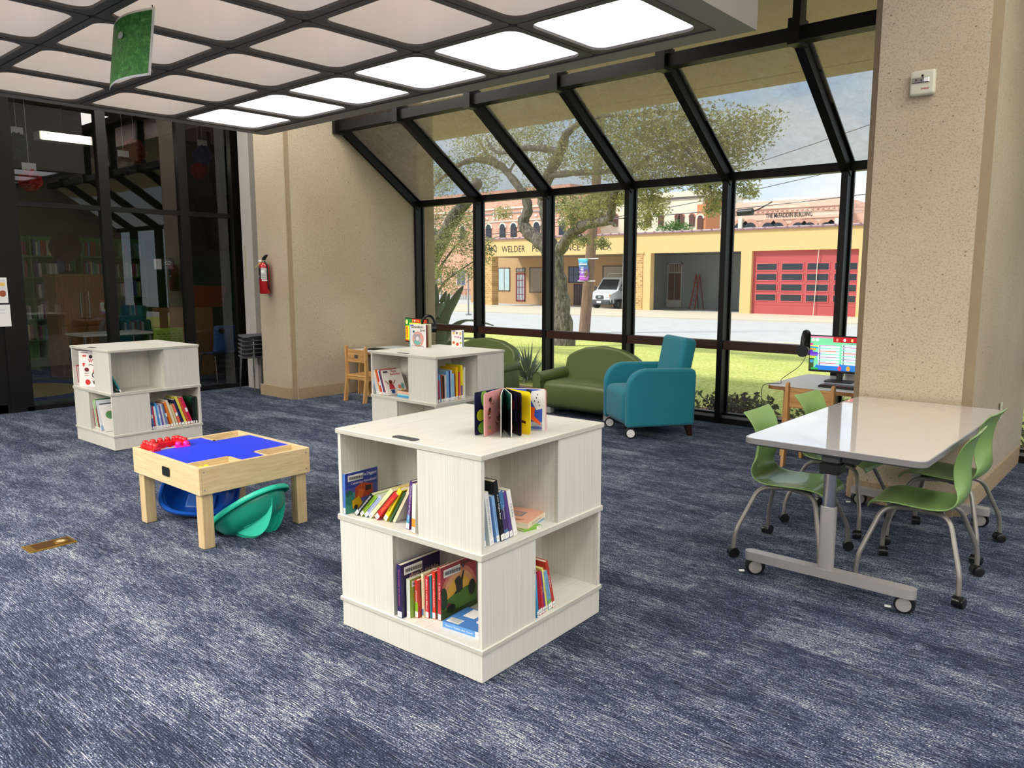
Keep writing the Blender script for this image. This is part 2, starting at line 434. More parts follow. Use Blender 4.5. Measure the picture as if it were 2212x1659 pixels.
mb.box(-1.05, -1.038, 5.78, 7.8, 0, .145); mb.box(-1.74, -1.11, 5.708, 5.72, 0, .145); mb.box(-1.812, -1.80, 5.78, 7.8, 0, .145); struct(mb, 'baseboard_middle')
mb = MB(mat((196, 192, 184), .7, var=.03)); mb.box(-10.2, -9.93, 5.9, 6.3, 0, ZT); mb.use(mat((190, 180, 150), .8)); mb.box(-10.15, -10.11, 5.897, 5.9, 1.55, 2.0); struct(mb, 'trim_1')
mb = MB(M_CONC2); mb.box(-10.5, -9.4, 6.5, 6.7, 0, ZT); struct(mb, 'wall_alcove')
# ---------------------------------------------------------------- window wall: bronze frame, panes, orange-brown rail
MX = [-8.70+1.21*i for i in range(10)]
mb = MB(M_BRONZE)
for i, x in enumerate(MX):
    mb.box(x, x+.062, WY-.12, WY+.03, 0, 2.66)
    mb.box(x-.02, x+.082, WY-.0, WY+.03, 0, 2.66)
    # slanted rafter
    d = Vector((0, 6.5-7.80, 3.50-2.60)); L_ = d.length; ang = math.degrees(math.atan2(d.z, -d.y))
    Mr = T(x, 7.80, 2.60) @ RX(-ang)
    mb.box(-.006, .07, -L_-.06, .06, -.05, .06, M=Mr)
    mb.box(-.03, .094, -L_, 0, .06, .08, M=Mr)
    mb.box(x-.01, x+.085, 6.38, 6.56, 3.42, 3.62)
    mb.box(x, x+.065, 6.44, 6.56, 3.55, ZT)
mb.box(-8.7, 2.3, WY-.07, WY+.05, 2.575, 2.66)
mb.box(-8.7, 2.3, 6.42, 6.56, 3.45, 3.56)
mb.box(-8.7, 2.3, 6.44, 6.56, ZT-.06, ZT)
mb.box(-8.68, 2.3, WY-.1, WY+.1, 0, .06)
mb.use(mat((120, 125, 128), .35, .3)); mb.box(-8.68, 2.3, WY-.075, WY-.045, .06, .085)
mb.use(M_BRONZE); mb.box(-8.68, 2.3, WY-.045, WY+.02, .06, .11)
wf = struct(mb, 'window_1')
mb = MB(M_BAR)
for i in range(9): mb.box(MX[i]+.066, MX[i+1]-.004, WY-.11, WY-.01, .805, .90)
mb.obj('rail', wf, label='red-brown horizontal rail')
M_GL = glass_mat((.97, .98, .97), .02, .035, (.9, .9, .86), spots=.5)  # thin haze in the panes imitates the bright veil over the outdoor view
M_GLS = glass_mat((.84, .83, .78), .05, .36, (.76, .73, .64), spots=.25)
for i in range(9):
    a, b = MX[i]+.05, MX[i+1]+.01
    mb = MB(M_GL); mb.quad((a, WY, .08), (b, WY, .08), (b, WY, 2.6), (a, WY, 2.6)); mb.obj('window_pane', wf, smooth=0)
    mb = MB(M_GLS); mb.quad((a, 7.86, 2.64), (b, 7.86, 2.64), (b, 6.55, 3.53), (a, 6.55, 3.53)); mb.obj('sloped_pane', wf, smooth=0, label='dusty tinted sloping pane')
    mb = MB(M_GL); mb.quad((a, 6.5, 3.55), (b, 6.5, 3.55), (b, 6.5, ZT-.05), (a, 6.5, ZT-.05)); mb.obj('upper_pane', wf, smooth=0)
# concrete eaves outside
M_EAVE = concrete_mat((244, 214, 208), (236, 205, 198), .1, False)
mb = MB(M_EAVE); mb.box(-14, 6, 6.56, 10.1, 4.0, 5.0); mb.box(-14, 6, 6.5, 6.58, ZT, 5.0)
mb.use(mat((150, 130, 100), .9)); mb.box(-14, 6, 9.6, 9.606, 3.997, 4.0)
struct(mb, 'trim_2')
mb = MB(M_CONC2); mb.box(-14, -8.7, WY, WY+.3, -.5, 4.0); struct(mb, 'wall_outer')
# ---------------------------------------------------------------- coffered luminous ceiling panel
CZ = 3.12; P = .885; CX0 = -2.44; CY0 = 4.70
M_FR = mat((96, 90, 86), .6, var=.05); M_FRL = mat((150, 143, 137), .6, var=.04)
NX, NY = 6, 11
mb = MB(M_FRL)
xe0, xe1, ye = CX0-NX*P-.14, CX0+.20, CY0+.20
mb.box(CX0+.01, xe1, -5.2, ye, CZ, CZ+.9)
mb.box(xe0, CX0-NX*P-.01, -5.2, ye, CZ, CZ+.9)
mb.box(CX0-NX*P-.01, CX0+.01, CY0+.01, ye, CZ, CZ+.9)
mb.use(M_FR); mb.box(CX0-NX*P-.02, CX0+.02, -5.2, CY0+.02, CZ+.5, CZ+.9)
mb.box(CX0+.0, CX0+.012, -5.2, CY0+.012, CZ-.006, CZ+.02); mb.box(CX0-NX*P-.012, CX0+.012, CY0, CY0+.012, CZ-.006, CZ+.02)
struct(mb, 'ceiling_bulkhead')
def dome_mat(st, col, name):
    m, t = nt(name); L = t.links.new
    out = N(t, 'ShaderNodeOutputMaterial'); b = N(t, 'ShaderNodeBsdfPrincipled', Roughness=.35)
    b.inputs['Base Color'].default_value = (*lin((225, 220, 215)), 1)
    tc = N(t, 'ShaderNodeTexCoord'); n = N(t, 'ShaderNodeTexNoise', Scale=4, Detail=2); L(tc.outputs['Object'], n.inputs['Vector'])
    mr = N(t, 'ShaderNodeMapRange'); mr.inputs[3].default_value = st*.9; mr.inputs[4].default_value = st*1.1; L(n.outputs[0], mr.inputs[0])
    b.inputs['Emission Color'].default_value = (*lin(col), 1); L(mr.outputs[0], b.inputs['Emission Strength']); L(b.outputs[0], out.inputs[0])
    return m
M_DOME1 = dome_mat(1.25, (250, 250, 255), 'lit_diffuser'); M_DOME2 = dome_mat(.33, (234, 213, 192), 'dim_diffuser'); M_DOME_FILL = dome_mat(8.5, (253, 249, 242), 'added_fill_diffuser')
ORD = ['first', 'second', 'third', 'fourth', 'fifth', 'sixth', 'seventh', 'eighth', 'ninth', 'tenth', 'eleventh', 'twelfth']
def coffer(dm):
    t = thing('coffer_light', '', 'ceiling light')
    mb = MB(M_FR); s = P/2-.006; w = P/2-.058
    out_ = [(-s, -s), (s, -s), (s, s), (-s, s)]
    inn = rrect(-w, w, -w, w, .10, 5)
    # frame: rounded-square hole in a square plate, joined by strips
    mb_in = inn; n = len(inn)
    def sq(p):
        x, y = p; k = s/max(abs(x), abs(y)); return (x*k, y*k)
    vs = [(x, y, 0) for x, y in inn]+[(*sq(p), 0) for p in inn]+[(*sq(p), .05) for p in inn]+[(x, y, .02) for x, y in inn]
    fs = []
    for i in range(n):
        j = (i+1) % n
        fs.append((i, j, n+j, n+i)); fs.append((n+i, n+j, 2*n+j, 2*n+i)); fs.append((3*n+i, 3*n+j, j, i))
    cs = 1
    mb.add(vs, fs)
    for a, b in ((s, s), (-s, s), (-s, -s), (s, -s)):
        pass
    mb.obj('frame', t, smooth=20)
    mb = MB(dm); rings = [(w, 0.018, .10), (w-.03, .05, .10), (w-.07, .13, .10), (w-.10, .24, .09), (w-.13, .34, .08), (w-.2, .38, .08)]
    vs = []; fs = []
    for (ww, z, r) in rings: vs += [(x, y, z) for x, y in rrect(-ww, ww, -ww, ww, r, 5)]
    n = 24
    for k in range(len(rings)-1):
        for i in range(n):
            j = (i+1) % n; fs.append((k*n+i, (k+1)*n+i, (k+1)*n+j, k*n+j))
    fs.append(tuple(range((len(rings)-1)*n, len(rings)*n)))
    mb.add(vs, fs); mb.obj('diffuser', t, smooth=50)
    return t
cof = {k: coffer(m) for k, m in (('lit', M_DOME1), ('dim', M_DOME2), ('back', M_DOME_FILL))}
used = set()
for j in range(NY):
    for i in range(NX):
        k = 'lit' if j == 0 else ('back' if j > 4 else 'dim')  # rows behind the camera are unseen, added and brightened as room fill
        Mx = T(CX0-P*(i+.5), CY0-P*(j+.5), CZ)
        if j > 4: lab = 'unseen coffer lamp behind the camera, added to brighten the room'
        elif j == 0: lab = 'brightly lit coffer lamp in the row nearest the windows, %s from its right end' % ORD[i]
        else: lab = 'dim cream coffer lamp, %s row back from the bright row, %s from the right end' % (ORD[j-1], ORD[i])
        g = {'lit': 'bright coffer lamps along the ceiling edge', 'dim': 'dim coffer lamps of the ceiling grid', 'back': 'unseen coffers added behind the camera as fill light'}[k]
        if k not in used: o = cof[k]; o.matrix_world = Mx; used.add(k); o['label'] = lab; o['group'] = g
        else: o = dup(cof[k], Mx, lab, g)
# ---------------------------------------------------------------- glass partition and the dark room behind it
mb = MB(mat((15, 13, 12), .4, .1, spec=.4))
for y0, y1 in ((2.93, 3.17), (4.09, 4.21), (5.10, 5.22), (5.86, 6.06)): mb.box(PX-.05, PX+.05, y0, y1, 0, ZT)
mb.box(PX-.04, PX+.04, 2.9, 6.05, 2.39, 2.45); mb.box(PX-.05, PX+.05, 3.1, 6.05, 0, .05); mb.box(PX-.06, PX+.06, -4, 6.05, ZT-.1, ZT)
mb.box(PX-.05, PX+.05, 1.9, 2.0, 0, ZT); mb.box(PX-.04, PX+.04, .2, 3, 2.39, 2.45); mb.box(PX-.05, PX+.05, -4, .3, 0, .1)
mb.box(PX-.03, PX+.03, 2.80, 2.94, 0, 2.39); mb.box(PX-.03, PX+.03, 2.0, 2.9, 0, .1)
mb.use(M_CHROME); mb.box(PX-.1, PX+.1, 2.0, 2.95, -.002, .012); mb.cyl((PX+.06, 2.83, 2.3), (PX+.06, 2.83, 2.42), .02)
pf = struct(mb, 'window_2')
M_GLP = glass_mat((.62, .63, .62), .10)
for y0, y1 in ((3.15, 4.11), (4.19, 5.12), (5.2, 5.88), (2.0, 2.86), (.2, 1.92), (-4, .2)):
    for z0, z1 in ((.04, 2.4), (2.44, ZT-.05)):
        mb = MB(M_GLP); mb.quad((PX, y0, z0), (PX, y1, z0), (PX, y1, z1), (PX, y0, z1)); mb.obj('window_pane', pf, smooth=0)
M_GRN = mat((34, 92, 42), .8, var=.1); M_DKW = mat((96, 92, 84), .8)
mb = MB(M_GRN); mb.box(-15, -14.9, -4, 8.3, 0, 1.95); mb.use(mat((74, 78, 68), .9)); mb.box(-15, -14.9, -4, 8.3, 1.95, ZT); struct(mb, 'wall_far')
mb = MB(M_GRN); mb.box(-15, -10.5, 8.2, 8.3, 0, ZT); mb.use(mat((74, 78, 68), .9)); mb.box(-10.5, -10.4, 6.5, 8.2, 0, ZT); struct(mb, 'wall_side')
mb = MB(M_GRN); mb.box(-15, -10.45, -4.1, -4, 0, ZT); struct(mb, 'wall_near')
# unseen light panels added in the main ceiling to brighten the room
M_FILL = dome_mat(10.0, (253, 248, 240), 'fill_panel_diffuser')
lp = thing('added_fill_panel', 'unseen fill panel added in the main ceiling right of the bulkhead', 'ceiling light', group='fill panels added to the main ceiling')
mb = MB(M_FRL); mb.box(-.62, .62, -.62, .62, -.03, 0); mb.obj('frame', lp)
mb = MB(M_FILL); mb.box(-.58, .58, -.58, .58, -.035, -.03); mb.obj('diffuser', lp)  # diffuser of the added fill panel
first = True
for x in (0, 2.6, 5.2, 7.6):
    for y in (-7, -4.6, -2.2, .2, 2.6, 4.6):
        if first: lp.matrix_world = T(x, y, ZT); first = False
        else: dup(lp, T(x, y, ZT))
for x, y in ((-5.4, 5.5), (-7.4, 5.5), (-9.2, 4.6), (-9.2, 2.4), (-9.2, 0), (-9.2, -3), (-12.6, -1.5)): dup(lp, T(x, y, ZT), 'unseen fill panel added in the main ceiling, hidden above the coffered bulkhead')  # further added panels, out of sight above the bulkhead and the dark room
# ================================================================ art on flat faces
def hx(s, rough=.4, **k):
    return mat(tuple(int(s[i:i+2], 16) for i in (0, 2, 4)), rough, var=.03, **k)
def ell(cx, cy, rx, ry, n=20, a0=0, a1=360):
    return [(cx+rx*math.cos(R(a0+(a1-a0)*i/n)), cy+ry*math.sin(R(a0+(a1-a0)*i/n))) for i in range(n if a1-a0 == 360 else n+1)]
def art(mb, M, W, Hh, ops, eps=.0004, mk=hx):
    """ops in fractions of the W x Hh face whose lower-left corner is the origin of M"""
    z = 0
    cl = lambda q: [(min(W, max(0, a)), min(Hh, max(0, b_))) for a, b_ in q]
    for op in ops:
        z += eps; k = op[0]; mb.use(mk(op[1]))
        if k == 'r': x0, x1, y0, y1 = op[2:6]; mb.quad((x0*W, y0*Hh, z), (x1*W, y0*Hh, z), (x1*W, y1*Hh, z), (x0*W, y1*Hh, z), M=M)
        elif k == 'c':
            cx, cy, r = op[2:5]; q = op[5] if len(op) > 5 else 1
            mb.quad(*[(x, y, z) for x, y in cl(ell(cx*W, cy*Hh, r*W, r*W*q))], M=M)
        elif k == 'p':
            p = [(x, y, z) for x, y in cl([(x*W, y*Hh) for x, y in op[2]])]
            A = sum(p[i][0]*p[(i+1) % len(p)][1]-p[(i+1) % len(p)][0]*p[i][1] for i in range(len(p)))
            if A < 0: p = p[::-1]
            mb.quad(*p, M=M)
        elif k == 't':
            st, cx, cy, sz = op[2:6]; mb.text(st, M @ T(cx*W, cy*Hh, z), sz*Hh, w=(op[6]*W if len(op) > 6 else None), bold=.02)
        elif k == 'l':   # a polyline brush stroke
            pts = op[2]; w = op[3]*W
            for (a, b) in zip(pts, pts[1:]):
                p = Vector((a[0]*W, a[1]*Hh, 0)); q = Vector((b[0]*W, b[1]*Hh, 0)); d = (q-p)
                if d.length < 1e-6: continue
                n_ = Vector((-d.y, d.x, 0)).normalized()*w/2
                mb.quad(tuple(p-n_+Vector((0, 0, z))), tuple(q-n_+Vector((0, 0, z))), tuple(q+n_+Vector((0, 0, z))), tuple(p+n_+Vector((0, 0, z))), M=M)
def cols(x, y, z, o=(0, 0, 0)):
    m = Matrix.Identity(4)
    for i, v in enumerate((x, y, z, o)):
        for j in range(3): m[j][i] = v[j]
    return m
# ================================================================ bookcases
BW = .862
def bookcase(M, label):
    t = thing('cube_bookcase', label, 'bookcase', M=M)
    w = BW; c = (-w/2, w/2)
    def rot(k): return T(c[0], c[1]) @ RZ(90*k) @ T(-c[0], -c[1])
    MB(M_LAMH).box(-w, 0, 0, w, .903, .926, .002).use(M_EDGE).box(-w-.0004, .0004, -.0004, w+.0004, .9055, .9235).obj('top_panel', t)
    for nm, z0, z1 in (('middle_shelf', .506, .533), ('bottom_shelf', .1236, .1446)):
        MB(M_LAMH).box(-w, 0, 0, w, z0, z1, .002).use(M_EDGE).box(-w-.0004, .0004, -.0004, w+.0004, z0+.003, z1-.003).obj(nm, t)
    MB(M_LAM).box(-w+.008, -.008, .008, w-.008, .006, .1236).use(M_BLACK).box(-w+.05, -.05, .05, w-.05, 0, .006).obj('plinth', t)
    for tier, (z0, z1) in enumerate(((.533, .903), (.1446, .506))):
        mir = I4 if tier == 0 else (T(-w) @ SC(-1, 1, 1))
        for k in range(4):
            A = rot(k) @ mir
            MB(M_LAM).box(-.352, -.007, .007, .026, z0, z1, M=A).use(M_EDGE).box(-.3525, -.352, .007, .026, z0, z1, M=A).obj('closed_panel', t)
            MB(M_LAM).box(-.352, -.334, .026, .51, z0, z1, M=A).obj('divider', t)
    mb = MB(mat((70, 70, 72), .5)); mb.prism(rrect(-.52, -.385, .02, .062, .012, 3), .926, .929, M=T(0, 0, 0)); mb.obj('grommet_cover', t)
    return t
def BCM(x, y, a): return T(x, y) @ RZ(a)
MC, ML_, MM = BCM(-1.979, 2.087, 2.3), BCM(-7.339, 2.873, .75), BCM(-4.709, 4.426, 0)
bookcase(MC, 'white laminate cube bookcase in the foreground with an open board book on top')
bookcase(ML_, 'white laminate cube bookcase on the left by the dark glass, bare top')
bookcase(MM, 'white laminate cube bookcase in the middle with two standing books on top')
# ================================================================ books
M_PAGE = grain_mat((236, 226, 198), (214, 202, 172), (3, 3, 400), .8, (.3, .7), 'page_edges')
M_PAGEV = grain_mat((236, 228, 204), (216, 205, 178), (400, 3, 3), .8, (.3, .7), 'page_edges')
def book(M, t, h, d, col, label, group, title=None, tcol='ffffff', letter=None, ops=None, spine2=None, back=None, name='book'):
    o = thing(name, label, 'book', M=M, group=group)
    mc = hx(col); b = .0022
    mb = MB(mc); mb.box(0, b, 0, d, 0, h); mb.box(t-b, t, 0, d, 0, h); mb.box(b, t-b, 0, .0018, 0, h)
    F_ = cols((0, 1, 0), (0, 0, 1), (1, 0, 0), (t, 0, 0))       # front board, read from the +X side
    B_ = cols((0, -1, 0), (0, 0, 1), (-1, 0, 0), (0, d, 0))     # back board
    if ops: art(mb, F_, d, h, ops)
    if back: art(mb, B_, d, h, back)
    if spine2:
        mb.use(hx(spine2[0])); z0, z1 = spine2[1:]; mb.quad((.0005, -.0003, z0*h), (t-.0005, -.0003, z0*h), (t-.0005, -.0003, z1*h), (.0005, -.0003, z1*h))
    if title:
        mb.use(hx(tcol)); ht = min(t*.62, .011)
        mb.text(title, cols((0, 0, -1), (1, 0, 0), (0, -1, 0), (t/2-ht*.36, -.0006, h*.56)), ht, w=min(h*.72, ht*.62*len(title)))
    mb.obj('cover', o)
    MB(M_PAGEV).box(b, t-b, .0018, d-.003, .002, h-.002).obj('pages', o)
    if letter:
        mb = MB(hx('f4f4f0')); mb.box(.0004, t-.0004, -.0007, .012, .003, .028); mb.use(hx('181818'))
        mb.text(letter, cols((1, 0, 0), (0, 0, 1), (0, -1, 0), (t/2, -.0011, .009)), .013); mb.obj('spine_label', o, label='white spine sticker')
    return o
def on(BM, face, u, inset, z, lean=0, yaw=0, t=.02):
    A = BM @ T(u, inset, z) if face == 'F' else BM @ T(-inset, u, z) @ RZ(90)
    A = A @ RZ(yaw) @ RY(lean)
    return A @ T(-t, 0, 0) if lean > 0 else A
def flat(BM, face, u, inset, z, t, h, yaw=0):
    """lying on its back cover, spine towards the viewer, running left to right"""
    A = BM @ T(u, inset, z) if face == 'F' else BM @ T(-inset, u, z) @ RZ(90)
    return A @ RZ(yaw) @ cols((0, 0, 1), (0, 1, 0), (-1, 0, 0), (h, 0, 0))
ZU, ZL = .533, .1446
BAR = [('r', 'f2f2ee', .06, .52, .8, .95)]+[('r', '303030', .09+.018*i, .098+.018*i+(.006 if i % 3 else 0), .84, .91) for i in range(22)]
DIG = [('r', '5a5aa8', 0, 1, 0, .62), ('r', '2e3f9c', 0, 1, .62, 1), ('r', '4a9c8c', 0, .34, 0, .5), ('c', '2f6e60', .12, .47, .1), ('c', '3c8a78', .14, .32, .13), ('r', '3f8f80', 0, 1, 0, .1),
       ('p', 'b5492e', [(.28, .3), (.3, .62), (.5, .7), (.82, .62), (.85, .34)]), ('p', 'd9642f', [(.34, .34), (.4, .56), (.58, .5), (.5, .32)]), ('r', '3a2020', .6, .78, .47, .6), ('p', 'e0b020', [(.2, .1), (.18, .3), (.4, .38), (.5, .2), (.44, .08)]), ('c', '222222', .3, .12, .06),
       ('t', 'e8e8f8', 'Do Diggers', .72, .84, .1, .45), ('t', 'd8c8e8', 'Celebrate Hanukkah?', .55, .7, .09, .8)]+BAR[:]
G1 = 'picture books on the upper left shelf of the front bookcase'
def row(BM, rows, group, z, face):
    for r_ in rows:
        u, ins, t, h, d, lean, col, label = r_[:8]; kw = r_[8] if len(r_) > 8 else {}
        yaw = kw.pop('yaw', 0)
        book(on(BM, face, u, ins, z+.0004, lean, yaw, t), t, h, d, col, label, group, **kw)
row(MC, [
 (-.822, .012, .02, .185, .19, 1, '4a78c8', 'upright blue board book with digger and house art and a barcode, shelf end', dict(letter='S', ops=DIG)),
 (-.768, .03, .0175, .158, .18, 45, '141414', 'thin black-spined book leaning just right of the blue digger book', dict(title='Bedtime Boat Rocks Goodnight', letter='D')),
 (-.742, .036, .0175, .150, .17, 45, '8cb82c', 'leaning lime green book in the front bookcase, upper left', dict(title='MOON RABBIT GRAY', tcol='20301c', letter='D')),
 (-.716, .04, .0175, .152, .17, 45, 'b8c4ea', 'leaning pale lavender book next to the lime green one', dict(title='BOAT KITTEN GOING', tcol='2c3a7a', letter='D')),
 (-.688, .042, .0185, .212, .17, 45, 'ece8a8', 'leaning pale cream-yellow book, tallest of the slanted row', dict(title='Toasty', tcol='c8683c', letter='D')),
 (-.650, .045, .0215, .19, .17, 45, 'd22828', 'leaning red book with orange lettering in the slanted row', dict(title='The Little Digger', tcol='f0b040', letter='D')),
 (-.602, .055, .021, .188, .17, 34, 'f2d820', 'leaning bright yellow book with black lettering in the slanted row', dict(title='THE LAZY RANTER', tcol='1c1c1c', letter='S')),
 (-.581, .06, .009, .178, .17, 34, '2c5a34', 'thin dark green book tucked beside the bright yellow one', {}),
 (-.557, .065, .015, .215, .17, 32, 'e0d2ac', 'leaning beige book showing its pale grey back cover', dict(ops=[('r', 'c4c2ba', 0, 1, 0, 1)])),
 (-.443, .04, .018, .215, .18, 8, '58307c', 'nearly upright purple book, right end of the slanted row', dict(title='Victory Days on the Ferryway', letter='S', spine2=('4a98c8', .13, .3))),
 (-.418, .045, .011, .205, .18, 5, 'd89a20', 'thin mustard book between the purple and white-and-orange ones', {}),
 (-.385, .02, .021, .212, .18, 3, 'eae6da', 'white book with an orange foot beside the closed panel', dict(spine2=('e09828', 0, .3), letter='T')),
], G1, ZU, 'F')
CAT = [('r', 'b0404a', 0, 1, 0, 1), ('c', 'd8826a', .5, .42, .5, 1.0), ('c', 'e8a878', .5, .42, .42, 1.0), ('c', 'f0b83c', .5, .4, .33, 1.0), ('p', '4c7a2c', [(0, 0), (1, 0), (1, .42), (.7, .46), (.4, .42), (0, .3)]), ('p', '2c4a20', [(0, 0), (1, 0), (1, .12), (.5, .1), (0, .18)]),
       ('p', '15120f', [(.34, .40), (.42, .46), (.40, .58), (.37, .66), (.44, .71), (.52, .72), (.55, .66), (.62, .8), (.65, .79), (.60, .6), (.60, .44), (.5, .40)]), ('c', '2a3c5c', .62, .88, .03), ('c', '7a2020', .2, .22, .06), ('c', '182014', .26, .16, .12, .7), ('c', '182014', .86, .4, .1, 1.6), ('c', '1d3a20', .06, .4, .1, 2.2),
       ('t', '2c1014', 'Story', .72, .89, .12, .38)]+BAR
TICK = [('r', '241c48', 0, 1, 0, 1), ('c', 'd06030', .3, .24, .12), ('c', '241c48', .3, .24, .08), ('t', 'c8a088', "don't tickle", .58, .7, .12, .75), ('c', 'c83030', .2, .66, .06), ('c', 'f0f0f0', .62, .4, .01), ('c', 'f0f0f0', .45, .52, .01)]+BAR
GRN = [('r', '8aa848', 0, 1, 0, 1), ('c', 'b8b030', .4, .5, .3), ('c', '5c8a38', .7, .3, .25), ('c', 'c8c040', .3, .75, .16), ('t', '182018', 'Wild', .35, .3, .12, .4)]+BAR
row(MC, [
 (-.488, .008, .026, .236, .235, 0, '2c2058', 'tall dark purple board book, left end of the lower front shelf', dict(title="Don't tickle the monster", tcol='e07888', letter='T', ops=TICK)),
 (-.455, .03, .021, .172, .17, 0, 'dde6d8', 'white-spined book with a green meadow cover on the lower shelf', dict(letter='T', ops=GRN)),
 (-.427, .052, .018, .168, .16, 0, 'c8342c', 'red book with a green square cover and lime foot on its spine', dict(letter='T', title='ETHIOPIA', spine2=('88b828', .15, .42), ops=[('r', 'b83c34', 0, 1, 0, 1), ('r', '1c5a3c', .1, 1, .55, .95), ('r', 'f0f0e8', .25, .6, .6, .9), ('c', 'e8e4dc', .5, .25, .2)])),
 (-.404, .07, .011, .196, .17, 0, 'e8dcb4', 'slim cream book with a blue foot between two red spines', dict(spine2=('3c78b4', .05, .2))),
 (-.390, .078, .018, .188, .17, 0, 'd02c34', 'red spine with white script lettering, lower shelf middle', dict(title='Before I met Elliott', letter='T')),
 (-.3705, .085, .009, .19, .17, 0, '1c8494', 'thin teal book between two red spines on the lower shelf', {}),
 (-.3595, .09, .016, .212, .18, 0, 'd83420', 'bright red-orange spine with white capitals, lower shelf', dict(title='A Mouse called JULIAN', letter='T')),
 (-.3420, .095, .007, .205, .18, 0, '28401c', 'very thin dark green book beside the cat cover book', {}),
 (-.333, .095, .018, .232, .225, 0, 'b83038', 'tall book whose cover shows a black cat against a sunset', dict(title='A Cat Story', letter='T', ops=CAT)),
], 'board books on the lower shelf of the front bookcase', ZL, 'F')
BLU = [('r', '4a80c4', 0, 1, 0, 1), ('r', 'f0f0ee', .05, .3, .62, .95), ('r', 'f2f2ee', .5, .95, .5, .8), ('c', 'ecdce4', .45, .3, .1), ('c', 'ecdce4', .52, .27, .09)]+[('r', '303030', .08, .27, .65+.03*i, .66+.03*i) for i in range(9)]
book(flat(MC, 'F', -.272, .06, ZL, .026, .2, 4), .026, .2, .17, '5a94d8', 'sky blue board book lying flat at the right of the lower shelf', 'board books on the lower shelf of the front bookcase', title="Don't Tickle the Cow!", letter='T', ops=BLU)
row(MC, [
 (0.064, .05, 0.019, .20, .17, -6, '78b0d0', 'pale blue book half hidden behind the edge of the closed panel', dict(letter='J')),
 (0.103, .045, 0.024, .225, .17, -9, 'e6e6e2', 'white book with a blue-lettered spine leaning left, upper right shelf', dict(title='GOODNIGHT NORWAY CATS', tcol='20303c', letter='U')),
 (0.132, .055, 0.013, .19, .17, -10, '2c60a8', 'low cobalt blue book with exposed cream pages, upper right shelf', {}),
 (0.152, .05, 0.017, .20, .17, -10, '8cb8e8', 'light blue slim spine left of the tall black book', dict(title='Yes We Knew How', tcol='385888', letter='V')),
 (0.173, .045, 0.023, .262, .175, -11, '121214', 'tallest black book on the upper right shelf', dict(title='Polar Night Bear', letter='Y')),
 (0.199, .045, 0.025, .212, .17, -12, '4878a8', 'blue and violet fairy-tale book right of the tall black one', dict(title='Nighttime', tcol='c8e0f0', letter='Y', spine2=('4c3468', .2, .65))),
 (0.230, .046, 0.019, .206, .17, -13, '5c4488', 'violet slim spine with white lettering, upper right shelf', dict(letter='Y')),
 (0.254, .045, 0.024, .206, .17, -14, 'f0eee6', 'white spine with small black marks, rightmost leaning book upstairs', dict(title='Pup & Bug', tcol='181818', letter='V')),
], 'books leaning left on the upper right shelf of the front bookcase', ZU, 'R')
g = 'books stacked flat beside the leaning ones'
book(flat(MC, 'R', .318, .045, ZU, .012, .10, -12), .012, .10, .09, '7ab03c', 'small green board book at the bottom of the flat stack', g, letter='Z')
book(flat(MC, 'R', .375, .055, ZU, .012, .2, 12), .012, .2, .17, '74b4dc', 'light blue book lying under the salmon pink one', g)
PNK = [('r', 'e8ae90', 0, 1, 0, 1), ('r', '88808c', .35, .75, .3, .62), ('r', 'c49078', .42, .68, .36, .56), ('r', '8a5a48', .2, .8, .8, .82), ('r', '8a5a48', .25, .75, .86, .88)]
book(flat(MC, 'R', .335, .035, ZU+.0125, .024, .2, 14), .024, .2, .18, 'ecd8bc', 'salmon pink board book lying on top of the flat stack', g, title='Zonk the Feez!', tcol='584070', letter='S', ops=PNK)
row(MC, [
 (.372, .012, .010, .20, .17, -5, '3c98d0', 'thin sky blue book against the panel, lower right shelf', dict(letter='W')),
 (.384, .02, .012, .21, .17, -6, '3c1c24', 'dark maroon-black slim book on the lower right shelf', dict(letter='W')),
 (.398, .02, .022, .205, .17, -8, 'a8202c', 'thick crimson red book on the lower right shelf', dict(letter='W')),
 (.422, .02, .012, .20, .17, -9, 'd03840', 'scarlet spine with yellow letters, lower right shelf', dict(title='Tiger Day', tcol='f0d040', letter='W')),
 (.437, .021, .011, .196, .17, -10, '6c3888', 'slim purple spine between scarlet and yellow, lower right shelf', dict(title='Violet', letter='W')),
 (.452, .022, .012, .21, .17, -11, 'e8e46c', 'pale yellow spine on the lower right shelf', dict(title='DUCKLINGS', tcol='8c7c28', letter='W')),
 (.470, .022, .026, .19, .17, -13, '7aaccc', 'blue book fading to a grassy green foot, lower right shelf', dict(title='Shoo, Little', tcol='2c5c98', letter='W', spine2=('6ca858', 0, .25))),
 (.500, .022, .018, .235, .17, -15, 'c83c2c', 'tall orange-red book at the right end of the leaning row', dict(title='Mama Bear', letter='W')),
], 'books leaning left on the lower right shelf of the front bookcase', ZL, 'R')
